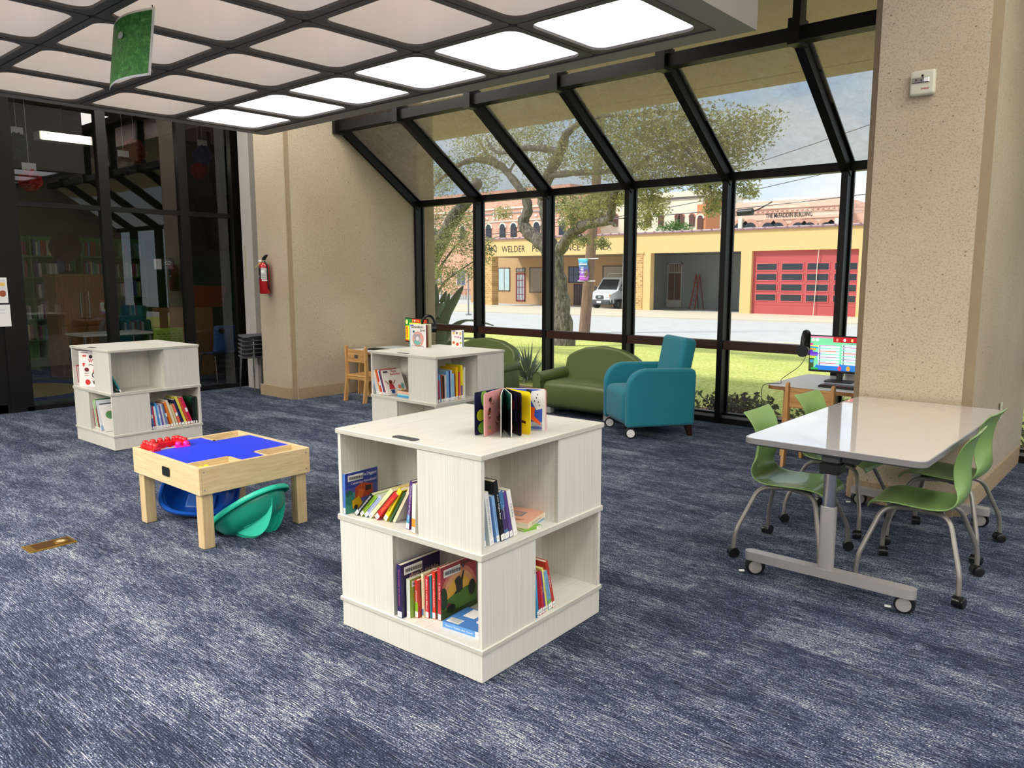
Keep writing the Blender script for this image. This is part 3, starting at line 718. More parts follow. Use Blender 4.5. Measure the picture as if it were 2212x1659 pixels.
# open board book standing fanned on the front bookcase
OB = MC @ T(-.26, .45, .926)
ob = thing('open_board_book', 'open board book standing fanned out on the front bookcase', 'book', M=OB)
LEAF = [('r', '1c1b3e', 0, 1, 0, 1), ('c', '8cb848', .3, .85, .1, 2.2), ('c', '9cc850', .55, .72, .1, 1.2), ('c', 'd8589c', .5, .6, .1), ('c', '1c1b3e', .5, .6, .03), ('c', 'c8d030', .18, .45, .14, 1), ('c', '8cb848', .3, .15, .22, .7), ('c', '9cc850', .75, .25, .14, 1.6), ('c', '5c9cd0', .8, .06, .16, .6), ('c', '5c9cd0', .6, .95, .1, .5)]
def baby(x, y, s, a=0):
    c, s_ = math.cos(R(a)), math.sin(R(a))
    def q(u, v): return (x+(u*c-v*s_)*s, y+(u*s_+v*c)*s)
    return [('p', '9c5a3c', [q(-.5, .2), q(-.3, .5), q(.3, .5), q(.5, .1), q(.3, -.5), q(-.3, -.5)]), ('l', '9c5a3c', [q(-.4, .4), q(-.8, -.1)], .05*s*8), ('l', '9c5a3c', [q(.4, .4), q(.9, .5)], .05*s*8), ('l', '9c5a3c', [q(-.2, -.4), q(-.3, -1.1)], .06*s*8), ('l', '9c5a3c', [q(.2, -.4), q(.4, -1.1)], .06*s*8),
            ('p', 'f0ece4', [q(-.4, -.2), q(.4, -.2), q(.3, -.55), q(-.3, -.55)]), ('c', '8c4c30', *q(0, .95), .55*s), ('c', '241612', *q(0, 1.15), .5*s, .8)]
PINK = [('r', 'eaa0a0', 0, 1, 0, 1)]+baby(.35, .78, .1, 60)+baby(.2, .5, .1, 0)+baby(.6, .3, .12, -50)+[('c', 'e0a850', .72, .86, .07), ('t', '502020', 'What will you be today', .68, .56, .035, .5), ('c', '7a9c58', .15, .2, .07, .5), ('c', 'e8a030', .15, .12, .04)]
DARK = [('r', '0c1416', 0, 1, 0, 1), ('p', '1c5c50', [(0, 1), (1, 1), (1, .7), (.6, .55), (.3, .7), (0, .6)])]
RED_ = [('r', '120e1c', 0, 1, 0, 1), ('p', '8c3428', [(0, .92), (.4, .9), (.9, .62), (.6, .55), (.1, .6)]), ('p', '6c4430', [(.1, .55), (.35, .5), (.4, .1), (.15, .05)]), ('c', 'b07858', .45, .35, .09), ('c', 'e8b8a0', .5, .12, .1), ('r', '20264c', .7, .85, .3, .95)]
YEL = [('r', 'f4d818', 0, 1, 0, 1), ('c', '2a1812', .12, .62, .34, 1.5), ('c', '5a3020', .1, .55, .2, 1.5), ('l', '4c281c', [(.2, .45), (.5, .3), (.9, .27)], .07), ('p', 'e8d898', [(0, .4), (.3, .35), (.4, .12), (.2, .06), (0, .2)])]
BOOT = [('r', '2c54c0', 0, 1, .22, 1), ('r', 'a8b0b8', 0, 1, 0, .22), ('p', 'e8e8e4', [(.72, .95), (1, 1), (1, .55), (.85, .5), (.68, .78)]), ('c', '202020', .85, .8, .012, 2), ('c', '202020', .9, .7, .012, 2), ('c', '202020', .8, .72, .012, 2), ('c', '202020', .93, .62, .012, 2), ('c', '202020', .88, .88, .012, 2),
        ('l', 'e8b060', [(.66, .86), (.48, .66), (.42, .6)], .07), ('l', 'e8e0a0', [(.42, .6), (.3, .55), (.05, .58)], .08), ('l', '1c1c1c', [(.6, .97), (.72, .93)], .08), ('p', 'ea5a1c', [(.58, .62), (.82, .56), (.8, .36), (.95, .22), (.97, .14), (.7, .28), (.5, .3)]), ('l', 'd8e4f4', [(.02, .26), (.3, .58)], .015), ('l', 'd8e4f4', [(.06, .24), (.38, .5)], .015), ('l', 'd8e4f4', [(.1, .23), (.2, .33)], .015), ('c', '4858a0', .1, .15, .12, .3), ('c', '4858a0', .85, .08, .16, .25)]
def leaf(nm, ang, L_, h, ops, ops2, edge='e8e4dc', th=.0028):
    # a leaf hinged at the spine (origin), pointing along ang in the local XY plane; ops on the side facing the camera
    A = RZ(ang)
    mb = MB(hx(edge)); mb.prism(rrect(0, L_, 0, h, .012, 3), -th/2, th/2, M=A @ cols((1, 0, 0), (0, 0, 1), (0, -1, 0)))
    inset = .0015
    art(mb, A @ cols((1, 0, 0), (0, 0, 1), (0, -1, 0), (inset, -th/2, inset)), L_-.012, h-2*inset, ops)
    art(mb, A @ cols((-1, 0, 0), (0, 0, 1), (0, 1, 0), (L_-.010, th/2, inset)), L_-.012, h-2*inset, ops2 or ops)
    mb.obj(nm, ob)
BH = .185
def mirror_ops(ops):   # the same art read from fore-edge to spine
    return ops
def leafL(nm, ang, L_, ops, edge='e8e4dc'):
    A = RZ(ang); th = .0028
    mb = MB(hx(edge)); mb.prism(rrect(0, L_, 0, BH, .012, 3), -th/2, th/2, M=A @ cols((1, 0, 0), (0, 0, 1), (0, -1, 0)))
    art(mb, A @ cols((-1, 0, 0), (0, 0, 1), (0, 1, 0), (L_-.002, th/2, .0015)), L_-.006, BH-.003, ops)
    art(mb, A @ cols((1, 0, 0), (0, 0, 1), (0, -1, 0), (.004, -th/2, .0015)), L_-.006, BH-.003, DARK)
    mb.obj(nm, ob)
# directions measured on the shelf: -115 deg = towards the left front ... +5 = to the right
leafL('cover', -92, .186, LEAF, '282448'); leafL('page', -76, .192, PINK, 'f0b4b0'); leafL('page', -54, .194, DARK)
leaf('page', -41, .196, BH, DARK, RED_); leaf('page', -26, .178, BH, RED_, YEL, '1a1424'); leaf('page', -10, .174, BH, YEL, YEL, 'f0d420'); leaf('page', 22, .186, BH, BOOT, BOOT); leaf('page', 24.5, .188, BH, [('r', '7cb49c', 0, 1, 0, 1)], PINK); leaf('cover', 27, .19, BH, [('r', 'e8949c', 0, 1, 0, 1)], [('r', 'e8949c', 0, 1, 0, 1)], 'e8949c')
# ---- middle bookcase
g = 'books on the upper left shelf of the middle bookcase'
HB = [('r', 'f0ece4', 0, 1, 0, 1), ('t', 'c03030', 'Happy', .62, .86, .12, .3), ('t', 'c03030', 'Birthday!', .66, .74, .12, .5), ('c', '6c2c1c', .32, .5, .09), ('p', 'c83040', [(.22, .42), (.42, .42), (.46, .22), (.18, .22)]), ('l', '8a4c30', [(.2, .42), (.08, .56)], .04), ('l', '8a4c30', [(.44, .42), (.56, .56)], .04), ('p', '2c4c8c', [(.22, .2), (.42, .2), (.38, .04), (.24, .04)]), ('c', 'd87858', .7, .28, .08), ('c', '5cb0a0', .86, .3, .08, 1.5), ('c', 'e0b040', .8, .14, .06), ('r', '404048', .08, .3, .88, .95)]
row(MM, [
 (-.80, .02, .014, .215, .18, -19, 'b4d4ec', 'pale blue slim book, left end of the middle bookcase', dict(letter='F')),
 (-.783, .02, .013, .22, .18, -19, 'e8d0c4', 'pinkish slim book second from left in the middle bookcase', dict(letter='H')),
 (-.767, .02, .016, .225, .18, -19, 'e8e4dc', 'cream slim book with small red letters in the middle bookcase', dict(letter='H', title='Rainy Days', tcol='a04040')),
 (-.748, .02, .014, .232, .18, -19, 'dc8430', 'thin orange book in the middle bookcase', dict(letter='H')),
 (-.731, .02, .018, .22, .18, -19, 'd83828', 'red book with a white patch in the middle bookcase', dict(letter='H', spine2=('f0e8e0', .4, .55))),
 (-.709, .02, .012, .234, .18, -20, 'ece8ee', 'white spine next to the navy one in the middle bookcase', dict(letter='H')),
 (-.694, .02, .015, .225, .18, -20, '30507c', 'navy blue slim book in the middle bookcase', dict(letter='H')),
 (-.675, .02, .014, .238, .19, -21, '9c3850', 'wine red book behind the birthday cover', dict(letter='H')),
 (-.657, .02, .012, .235, .23, -24, 'eee8e0', 'white book showing a dancing child birthday cover', dict(ops=HB)),
], g, ZU, 'F')
book(flat(MM, 'F', -.555, .05, ZU, .016, .19, 3), .016, .19, .16, '3c94c4', 'bright blue book at the bottom of the small flat stack', g, letter='L')
book(flat(MM, 'F', -.55, .05, ZU+.0165, .014, .19, 2), .014, .19, .16, 'a0d4d0', 'pale turquoise book in the middle of the small flat stack', g)
book(flat(MM, 'F', -.553, .05, ZU+.031, .022, .19, 3), .022, .19, .16, 'f0bca0', 'peach pink book on top of the small flat stack', g, ops=[('r', '9c7040', 0, 1, 0, 1)])
row(MM, [
 (.026, .02, .018, .19, .17, -2, '48485c', 'dark patterned slim spine, left end of the right shelf', dict(letter='J', spine2=('3c6cb0', .2, .6))),
 (.048, .02, .017, .19, .17, -2, 'a83444', 'crimson patterned spine beside the dark one', dict(letter='L')),
 (.068, .03, .018, .235, .17, -2, '5c9cc8', 'sky blue book left of the brown one, middle bookcase', {}),
 (.090, .03, .02, .232, .17, -2, '7c3418', 'chocolate brown tall book in the middle bookcase', dict(letter='K')),
 (.114, .03, .014, .22, .17, -1, '2c2420', 'slim black book right of the brown one', dict(letter='K')),
 (.131, .03, .018, .228, .17, -1, 'dcc8c0', 'pale pink-grey spine in the middle bookcase', dict(title='Kites', tcol='8c4040', letter='K')),
 (.153, .035, .032, .26, .18, -1, '78acd4', 'thick light blue book in the middle bookcase', dict(letter='L')),
 (.188, .035, .014, .26, .18, -1, '28388c', 'narrow royal blue spine beside the thick light blue book', dict(letter='L')),
 (.205, .035, .020, .262, .18, -1, 'a4c4dc', 'grey-blue spine with faint lettering, middle bookcase', dict(title='Lullaby', tcol='506c88', letter='L')),
 (.229, .04, .026, .23, .17, -1, '88c4d8', 'light cyan shorter book in the middle bookcase', dict(letter='M')),
 (.258, .045, .015, .225, .17, -1, '8c2c30', 'dark red slim spine left of the yellow-orange one', dict(letter='M')),
 (.276, .045, .026, .28, .19, 0, 'f0b818', 'tall golden yellow book in the middle bookcase', dict(letter='M')),
 (.305, .05, .008, .24, .17, 0, '181820', 'very thin black book between golden and red spines', {}),
 (.315, .05, .018, .235, .17, 0, 'd84858', 'coral red spine with a white sticker, middle bookcase', dict(letter='N')),
 (.336, .045, .024, .292, .19, 0, 'f0d810', 'tall lemon yellow book with a purple foot', dict(letter='N', spine2=('7c58a0', 0, .4))),
 (.363, .05, .016, .25, .17, 0, 'f0e890', 'pale yellow speckled spine near the right end', dict(letter='N')),
 (.382, .05, .014, .27, .17, 0, 'e8e8e4', 'white spine at the right end of the middle bookcase row', dict(letter='O')),
], 'books on the upper right shelf of the middle bookcase', ZU, 'R')
# two standing books on top of the middle bookcase
LOVE = [('r', 'f4f0ec', .04, 1, 0, 1), ('r', '88c4d0', 0, .05, 0, 1), ('t', '48383c', "Grandma's", .5, .84, .15, .72), ('t', '48383c', 'Love', .8, .7, .15, .3), ('c', 'c8504c', .52, .36, .34), ('c', 'e8a898', .52, .36, .325), ('c', '70b8ac', .5, .24, .23, .6), ('c', 'a8a4ac', .48, .42, .17), ('c', 'a8a4ac', .34, .5, .07), ('c', 'a8a4ac', .6, .52, .07), ('c', 'e8e4e8', .5, .38, .1), ('c', 'c8b8c0', .68, .3, .09), ('c', '287c8c', .28, .68, .06), ('t', '705c60', 'Storytime Friends', .5, .03, .06, .7), ('r', '5c548c', .08, .28, .93, .97)]
def standing(M, W, h, ops, label, spread, pages, covc, backc):
    o = thing('standing_board_book', label, 'book', M=M, group='board books standing on the middle bookcase')
    mb = MB(hx(covc)); mb.box(0, W, 0, .003, 0, h, .0012); art(mb, cols((1, 0, 0), (0, 0, 1), (0, -1, 0), (0, -.0002, 0)), W, h, ops); mb.obj('front_cover', o)
    n = len(pages)
    for i, c in enumerate(pages):
        A = T(W, .0, 0) @ RZ(180-spread*(i+1)/n*1.0)
        MB(hx(c)).box(0, W, -.0015, .0015, 0.001, h-.001, .001, M=T(0, 0, 0) @ T(0, .001, 0) @ RZ(spread*(i+1)/n)).obj('page', o)
    MB(hx(backc)).box(0, W, .0, .003, 0, h, .001, M=T(0, .002, 0) @ RZ(spread*(n+1)/n)).obj('back_cover', o)
    return o
standing(MM @ T(-.885, .50, .926) @ RZ(6), .205, .215, LOVE, 'white board book with a sleeping mouse cover standing on the middle bookcase', 26, ['7c3020', 'b8b088', 'd8d0b0', 'c8c8a8'], 'f0ece8', 'e8e4d8')
HUG = [('r', 'f6f2ec', 0, 1, 0, 1), ('t', 'd84c8c', 'Hugs', .5, .52, .16, .5), ('c', 'e0b030', .2, .82, .1), ('c', '6c3c4c', .5, .84, .09), ('c', 'e0a83c', .82, .8, .1), ('c', 'd87830', .2, .25, .12), ('c', 'd84c30', .55, .16, .13), ('c', 'a8b83c', .86, .25, .1), ('c', '8c4c8c', .86, .55, .07), ('r', '484078', .08, .4, .93, .98)]
standing(MM @ T(-.60, .775, .926) @ RZ(14), .118, .155, HUG, 'small white board book with fruit pictures standing fanned on the middle bookcase', 42, ['3c78c0', 'ece8e0', 'e4e0d4', 'ece8e0', 'e4e0d4'], 'f0ece8', 'ece8e0')
# ---- left bookcase
g = 'books on the left face of the left bookcase'
WORD = [('r', 'f2ede8', 0, 1, 0, 1), ('t', 'c8282c', 'HELLO', .86, .8, .08, .5), ('t', 'c8282c', 'WORLD', .72, .68, .13, .66), ('c', '2c2424', .66, .74, .08), ('c', '2c2424', .5, .84, .08, .8), ('c', 'c8282c', .2, .86, .035), ('c', 'c8282c', .28, .86, .035), ('p', 'c8282c', [(.15, .66), (.27, .66), (.2, .54)]), ('c', '6c2020', .32, .48, .09, .8), ('l', '2c2424', [(.42, .6), (.5, .63), (.58, .6), (.66, .63), (.74, .6), (.82, .63)], .02),
        ('p', 'd03028', [(.6, .5), (.7, .5), (.74, .38), (.84, .36), (.84, .32), (.56, .33)]), ('c', '1c1c1c', .62, .33, .09), ('c', 'e8e8e8', .62, .33, .05), ('t', '3c3434', 'meow', .34, .37, .04, .2), ('t', 'b83030', 'tweet', .34, .31, .04, .2), ('c', 'd03028', .36, .13, .1), ('p', '5c5858', [(.56, .18), (.76, .18), (.72, .08), (.6, .08)]), ('r', '3c3434', .5, .84, .225, .232), ('r', 'a08888', .1, .4, .95, .97)]
row(ML_, [
 (-.82, .03, .012, .17, .15, -5, 'e8e0dc', 'thin white book beside the big word book, left bookcase', {}),
 (-.803, .03, .016, .20, .15, -6, 'a84044', 'slim dark red book beside the big word book', dict(letter='B')),
 (-.782, .03, .012, .19, .15, -6, 'd8c8c0', 'pale slim spine touching the big word book', dict(letter='B')),
], g, ZU, 'F')
book(ML_ @ T(-.742, .03, ZU+.0004) @ RZ(-62) @ RY(-3), .014, .345, .27, 'f2ede8', 'big white word book with small red and black pictures, left bookcase', g, ops=WORD)
row(ML_, [(.098, .03, .014, .205, .17, -25, '1c8c8c', 'single teal book leaning in the empty upper shelf of the left bookcase', dict(letter='B', back=[('r', '14605c', 0, 1, 0, 1), ('r', 'e8f0ee', .55, .9, .06, .16)]))], 'books on the right face of the left bookcase', ZU, 'R')
DAZE = [('r', 'dce4ec', 0, 1, 0, 1), ('r', '404858', .1, .6, .84, .88), ('r', '5c88b8', .1, .7, .66, .7), ('r', '5c88b8', .1, .8, .58, .62), ('c', '5c5c9c', .5, .28, .2), ('r', '98bcdc', 0, 1, 0, .16), ('c', '80a878', .75, .45, .12)]
row(ML_, [
 (-.480, .03, .012, .20, .17, -6, 'b44c50', 'muted red slim book, left end of the low left shelf', dict(letter='C')),
 (-.462, .03, .012, .21, .17, -7, '70747c', 'grey slim book on the low left shelf', dict(letter='C')),
 (-.446, .03, .012, .27, .18, -9, 'dfe8d0', 'pale green-white tall slim book, low left shelf', dict(letter='C')),
 (-.430, .03, .014, .29, .18, -10, '6cb858', 'grass green tall slim book, low left shelf', dict(letter='C')),
 (-.412, .03, .012, .285, .18, -10, 'd8ecd0', 'mint tall slim book, low left shelf', {}),
 (-.396, .03, .018, .21, .17, -11, 'c02c30', 'bright red shorter book on the low left shelf', dict(letter='D')),
 (-.372, .03, .016, .295, .19, -12, '1c5c38', 'dark green tall book on the low left shelf', dict(letter='D')),
 (-.352, .03, .014, .29, .22, -14, 'e8e8ec', 'book with a pale blue illustrated cover facing right, low left shelf', dict(ops=DAZE, letter='D')),
 (-.262, .03, .010, .26, .2, -24, 'f0ece6', 'slanting white book in front of the corner, low left shelf', dict(ops=[('r', 'f0ece8', 0, 1, 0, 1), ('c', '5c8c5c', .4, .6, .2), ('c', 'c05c5c', .6, .3, .15)])),
], 'books on the low left shelf of the left bookcase', ZL, 'F')
g = 'books on the low right shelf of the left bookcase'
lst = [('384c8c', .255, 'navy slim spine against the closed panel'), ('4c74b8', .24, 'medium blue slim spine'), ('c83c44', .22, 'cherry red slim spine'), ('e0e4ec', .22, 'white slim spine with blue marks'), ('3c94d8', .25, 'vivid azure tall spine'), ('b4c8e4', .23, 'powder blue spine'), ('6c58a0', .22, 'violet spine'),
       ('d8d4dc', .235, 'light grey spine'), ('6c90b4', .235, 'steel blue wider spine'), ('a03c24', .24, 'rust brown spine'), ('e07c1c', .25, 'orange tall spine'), ('ece4cc', .27, 'cream tall spine right of the orange one'), ('d8c890', .22, 'sand coloured shorter spine'), ('ec7058', .225, 'salmon spine'), ('1c2454', .27, 'midnight blue tall spine'), ('e4dc50', .30, 'yellow tallest slanted spine'), ('d84c38', .28, 'vermilion spine'), ('d81c54', .29, 'magenta-red spine')]
v = .357
for i, (c, h, lab) in enumerate(lst):
    t = (.016, .016, .015, .019, .017, .016, .016, .014, .024, .014, .022, .02, .02, .024, .024, .022, .022, .024)[i]; ln = -4-13*i/17-(3 if i > 8 else 0)
    book(on(ML_, 'R', v, .03, ZL+.0004, ln, 0, t), t, h, .18, c, lab+' on the low shelf of the left bookcase', g, letter='EFGHIJ'[i % 6], spine2=(('f0f0f0', .45, .6) if i % 4 == 1 else None))
    v += t/math.cos(R(ln))+.0025+(.003 if i > 8 else 0)
NIGHT = [('r', '101418', 0, 1, 0, 1)]+[('p', '1f6c3c', [(.08*i, 1), (.08*i+.08, 1), (.08*i+.03, .7-.1*(i % 3))]) for i in range(12)]+[('c', '8c2040', .5, .5, .08)]
v0 = .782
book(on(ML_, 'R', v0, .04, ZL+.0004, 0, 0, .018), .018, .262, .19, '141c1c', 'black book with green jungle edge, upright near the right end', g, letter='K', back=NIGHT)
book(on(ML_, 'R', v0+.021, .03, ZL+.0004, 0, 0, .016), .016, .268, .12, '1c2c20', 'darkest green-black book at the very right end of the low shelf', g, letter='K')
# ================================================================ activity table
BM_ = None
def disc_caster(mb_black, mb_hub, x, y, r=.04, w=.018, gap=.012, top=.12, ang=90):
    pass
t = thing('activity_table', 'low maple play table with a bright blue building surface and four corner bins', 'table', (-4.675, 2.485, 0))
hw, hd, zt = .435, .375, .498
MB(M_MAPLE).box(-hw, hw, -hd, -hd+.022, .333, zt, .003).obj('apron', t); MB(M_MAPLE).box(-hw, hw, hd-.022, hd, .333, zt, .003).obj('apron', t)
mb = MB(M_MAPLE); mb.box(-hw, -hw+.022, -hd+.022, hd-.022, .333, zt, .003); mb.obj('apron', t)
mb = MB(M_MAPLE); mb.box(hw-.022, hw, -hd+.022, hd-.022, .333, zt, .003)
mb.use(M_GREYM)
for y in (-hd+.03, hd-.03):
    for z in (.362, .468): mb.cyl((hw-.001, y, z), (hw+.003, y, z), .005, seg=10)
mb.obj('apron', t)
mb = MB(M_BLACK); mb.prism(rrect(-.045, .045, -.028, .028, .01, 3), 0, .004, M=T(.03, -hd-.003, .415) @ RX(90)); mb.obj('hand_slot', t, label='black rounded hand slot')
for sx in (-1, 1):
    for sy in (-1, 1): MB(M_MAPLEV).box(sx*(hw-.02), sx*(hw-.092), sy*(hd-.02), sy*(hd-.09), 0, .34, .004).obj('leg', t)
bx, by = .165, .27
ix, iy = hw-.022, hd-.022
poly = [(-ix, -iy+by), (-ix+bx, -iy+by), (-ix+bx, -iy), (ix-bx, -iy), (ix-bx, -iy+by), (ix, -iy+by), (ix, iy-by), (ix-bx, iy-by), (ix-bx, iy), (-ix+bx, iy), (-ix+bx, iy-by), (-ix, iy-by)]
MB(mat((8, 52, 232), .55, var=.05, bump=.1, bs=120)).prism(poly, .478, .489).obj('blue_play_surface', t, label='vivid blue building surface')
for sx in (-1, 1):
    for sy in (-1, 1):
        mb = MB(M_MAPLE); x0, x1 = sx*ix, sx*(ix-bx); y0, y1 = sy*iy, sy*(iy-by)
        mb.box(x1-.004*sx*0, x1+.012*sx*-1*-1, y0, y1, .40, .494); mb.box(x0, x1, y1, y1+.012*sy, .40, .494); mb.box(x0, x1, y0, y1, .395, .402); mb.obj('corner_bin', t)
# building blocks
def block(M, n, col, label, studs=2, grp='toy building blocks on the play table'):
    o = thing('building_block', label, 'toy block', M=M, group=grp)
    m = hx(col, .25, coat=.4); s = .048
    mb = MB(m); mb.box(0, n*s, 0, s*studs, 0, .044, .004); mb.obj('block_body', o)
    mb = MB(m)
    for i in range(n):
        for j in range(studs): mb.lathe([(.0185, .042), (.0185, .060), (.015, .067), (.008, .071), (0, .072)], 14, M=T((i+.5)*s, (j+.5)*s, 0))
    mb.obj('studs', o)
bt = T(-4.675, 2.485, 0)
# left-corner bin is (-x,-y): blocks heaped inside and over its rim
bb = bt @ T(-ix+.015, -iy+.01, .392)
block(bb @ T(.012, .262, .082) @ RX(3) @ RZ(-90) @ T(0, 0, 0) @ RZ(90) @ T(0, -.048, 0) @ RZ(0), 3, 'd81420', 'short red toy block standing at the back corner of the left bin', 1)
block(bb @ T(.03, .01, .075) @ RZ(90) @ T(0, -.0, 0), 5, 'd81420', 'long red toy block bar lying along the outer side of the left bin', 1)
block(bb @ T(.03, .01, .073) @ RZ(0) @ T(.0, -.0, 0), 3, 'd02028', 'red toy block bar across the near end of the left bin', 1)
block(bb @ T(.045, .06, .001), 2, '2c60a8', 'dark blue toy block low in the left bin', 1)
block(bb @ T(.045, .12, .02) @ RZ(4), 2, '3a6cc8', 'second blue toy block lying under the red bars', 2)
block(bb @ T(.118, .165, .062) @ RZ(-12), 1, 'e81c9c', 'magenta toy block at the bin divider', 2)
block(bb @ T(.10, .01, .001) @ RZ(10), 1, 'e8b830', 'yellow toy block low in the left bin', 1)
block(bt @ T(ix-.13, -iy+.03, .402) @ RZ(20), 1, 'f4e020', 'bright yellow toy block alone in the front corner bin', 2)
# rocker seats stored under the table
def rocker(M, col, label, fins):
    o = thing('rocker_seat', label, 'rocker toy', M=M)
    c = mat(col, .28, var=.05, coat=.3); cl = mat(tuple(min(255, int(v*1.25+12)) for v in col), .35, var=.03)
    a, b, dpt = .255, .20, .15
    def se(ang, k, p=2.6):
        x = math.copysign(abs(math.cos(ang))**(2/p), math.cos(ang)); y = math.copysign(abs(math.sin(ang))**(2/p), math.sin(ang))
        return x*a*k, y*b*k
    nseg = 40; rings = [(.0, -dpt), (.35, -dpt*.99), (.6, -dpt*.9), (.76, -dpt*.68), (.86, -dpt*.36), (.92, -.008), (.95, 0), (1.02, .0), (1.04, -.012), (1.035, -.03)]
    def mk(rings, off):
        vs = []; fs = []
        for k, z in rings:
            for i in range(nseg):
                x, y = se(2*PI*i/nseg, k); vs.append((x, y, z+off-(0.25*x*x*(1 if k > .3 else 1))))
        for r_ in range(len(rings)-1):
            for i in range(nseg): j = (i+1) % nseg; fs.append((r_*nseg+i, r_*nseg+j, (r_+1)*nseg+j, (r_+1)*nseg+i))
        return vs, fs
    vs, fs = mk(rings[:6], 0); MB(c).add(vs, fs).obj('bowl', o, smooth=60, mods=subsurf(0, .006))
    vs, fs = mk(rings[5:], 0); MB(cl if fins else c).add(vs, fs).obj('rim', o, smooth=60, mods=subsurf(0, .005))
    if fins:
        for sy in (-1, 1):
            for k, e in ((0, 0), (1, .02)):
                mb = MB(cl); n = 14; pts = []
                for i in range(n+1):
                    u = i/n; pts.append((-.17+.34*u, -.075-.155*math.sin(PI*u)**.8))
                for i in range(n, -1, -1):
                    u = i/n; pts.append((-.15+.30*u, -.07-.05*math.sin(PI*u)))
                mb.prism(pts, -.003, .003, M=RZ(0) @ T(e*1.5, sy*(.06+.028*k), 0) @ RX(90)); mb.obj('runner', o)
        mb = MB(cl)
        for (x0, y0, s) in ((.02, -.10, 1), (-.1, .02, .8), (.08, .1, .7)):
            mb.tube([(x0+.05*s*math.cos(a_), y0+.03*s*math.sin(a_*1.7), -.147) for a_ in [i*.35 for i in range(9)]], .002, 5)
        mb.obj('moulded_line', o)
    else:
        mb = MB(mat((60, 110, 190), .2, var=.03)); mb.rbox(0, -.03, -dpt+.012, .2, .12, .03, .014, 3); mb.obj('seat_pad', o)
    return o
rt = Vector((.753, .658, 0)); up = Vector((0, 0, 1)); tc_ = Vector((.87, -.49, 0))
X_ = (rt*.84+up*.54).normalized(); n_ = (rt*.55+tc_*.30-up*.75); n_ = (n_-X_*n_.dot(X_)).normalized(); Z_ = -n_; Y_ = Z_.cross(X_)
rocker(cols(X_, Y_, Z_, (-4.37, 2.475, .185)), (20, 150, 125), 'teal plastic rocker seat tipped on its side under the play table', True)
Z_ = (tc_*.72+up*.66+rt*-.12).normalized(); X_ = rt-Z_*rt.dot(Z_); X_.normalize(); Y_ = Z_.cross(X_)
rocker(cols(X_, Y_, Z_, (-4.93, 2.45, .175)) @ SC(.98, .9, .85), (18, 82, 178), 'blue plastic rocker seat leaning under the left side of the play table', False)
# ================================================================ collaboration table
M_TOP = mat((226, 221, 216), .06, var=.01, coat=1)
M_SIL = mat((172, 170, 166), .35, .3, var=.03)
t = thing('flip_top_table', 'white glossy table on wheeled grey legs beside the concrete column', 'table', (-1.300, 4.755, 0))
hx_, hy_ = .440, .925
mb = MB(M_TOP); mb.prism(rrect(-hx_+.004, hx_-.004, -hy_+.004, hy_-.004, .05, 6), .735, .757); mb.obj('tabletop', t)
mb = MB(mat((128, 126, 128), .4, var=.03)); o_ = rrect(-hx_, hx_, -hy_, hy_, .055, 6); i_ = rrect(-hx_+.006, hx_-.006, -hy_+.006, hy_-.006, .05, 6); n = len(o_)
vs = [(*p, .752) for p in i_]+[(*p, .757) for p in i_]+[(*p, .754) for p in o_]+[(*p, .727) for p in o_]+[(p[0]*.97, p[1]*.985, .718) for p in o_]
fs = [(k*n+i, k*n+(i+1) % n, (k+1)*n+(i+1) % n, (k+1)*n+i)[::-1] for k in range(4) for i in range(n)]+[tuple(range(4*n, 5*n))[::-1]]
mb.add(vs, fs); mb.obj('edge_band', t, smooth=40, label='dark grey moulded edge')
def caster(par, x, y, r, hub, hood=True, rot=0, zt=.09, name='caster', brake=False):
    A = T(x, y, 0) @ RZ(rot)
    c = MB(M_BLKP)
    for s in (-1, 1): c.lathe([(0, s*.004), (r*.92, s*.004), (r, s*.008), (r, s*.018), (r*.8, s*.021)][::s], 20, M=A @ T(0, .012, r) @ RX(90))
    if hood: c.cyl((0, -.018, 0), (0, .018, 0), r*1.06, seg=20, M=A @ T(0.004, 0, r*1.12) @ SC(1, 1, .98)); c.cyl((0, 0, r), (0, 0, zt), .012, M=A @ T(.012, 0, 0))
    else: c.cyl((0, 0, r*1.2), (0, 0, zt), .012, M=A @ T(.01, 0, 0)); c.rbox(.004, 0, r*1.55, r*1.3, .03, r*.9, .01, 2, M=A)
    if hub:
        c.use(hub)
        for s in (-1, 1): c.cyl((0, s*.018, 0), (0, s*.0225, 0), r*.78, r*.72, seg=20, M=A @ T(0, 0, r))
    if brake: c.use(M_WHITE); c.rbox(-r*1.5, 0, .018, .03, .016, .01, .004, 2, M=A)
    return c.obj(name, par, smooth=40)
for sy in (-1, 1):
    y = sy*.855
    mb = MB(M_SIL); mb.prism(rrect(-.425, .425, -.033, .033, .032, 6), .082, .128, M=T(0, y, 0)); f = mb.obj('foot_bar', t)
    for sx in (-1, 1): caster(t, sx*.372, y, .045, M_SIL, True, 35 if sx < 0 else 10, .1, 'table_caster', True)
    mb = MB(M_SIL); mb.prism(rrect(-.038, .038, -.026, .026, .02, 4), .12, .45, M=T(0, y, 0)); mb.use(M_BLACK)
    for z in (.405, .435, .31, .34): mb.cyl((-.012, y-.0225*1, z), (-.012, y-.024, z), .006, seg=10)
    mb.obj('column', t)
    mb = MB(M_CHROME); mb.prism(rrect(-.030, .030, -.02, .02, .016, 4), .44, .62, M=T(0, y, 0)); mb.obj('inner_post', t, label='chrome height-adjusting post')
    mb = MB(M_BLACK); mb.box(-.05, .05, y-.03, y+.06, .62, .675, .006); mb.use(mat((70, 70, 72), .4)); mb.box(-.045, .045, y-.02, y+.12, .675, .722, .006); mb.box(.04, .13, y+.0, y+.05, .68, .72, .008); mb.obj('flip_bracket', t)
mb = MB(mat((60, 60, 62), .4)); mb.box(-.02, .02, -.8, .8, .675, .715); mb.obj('under_rail', t)
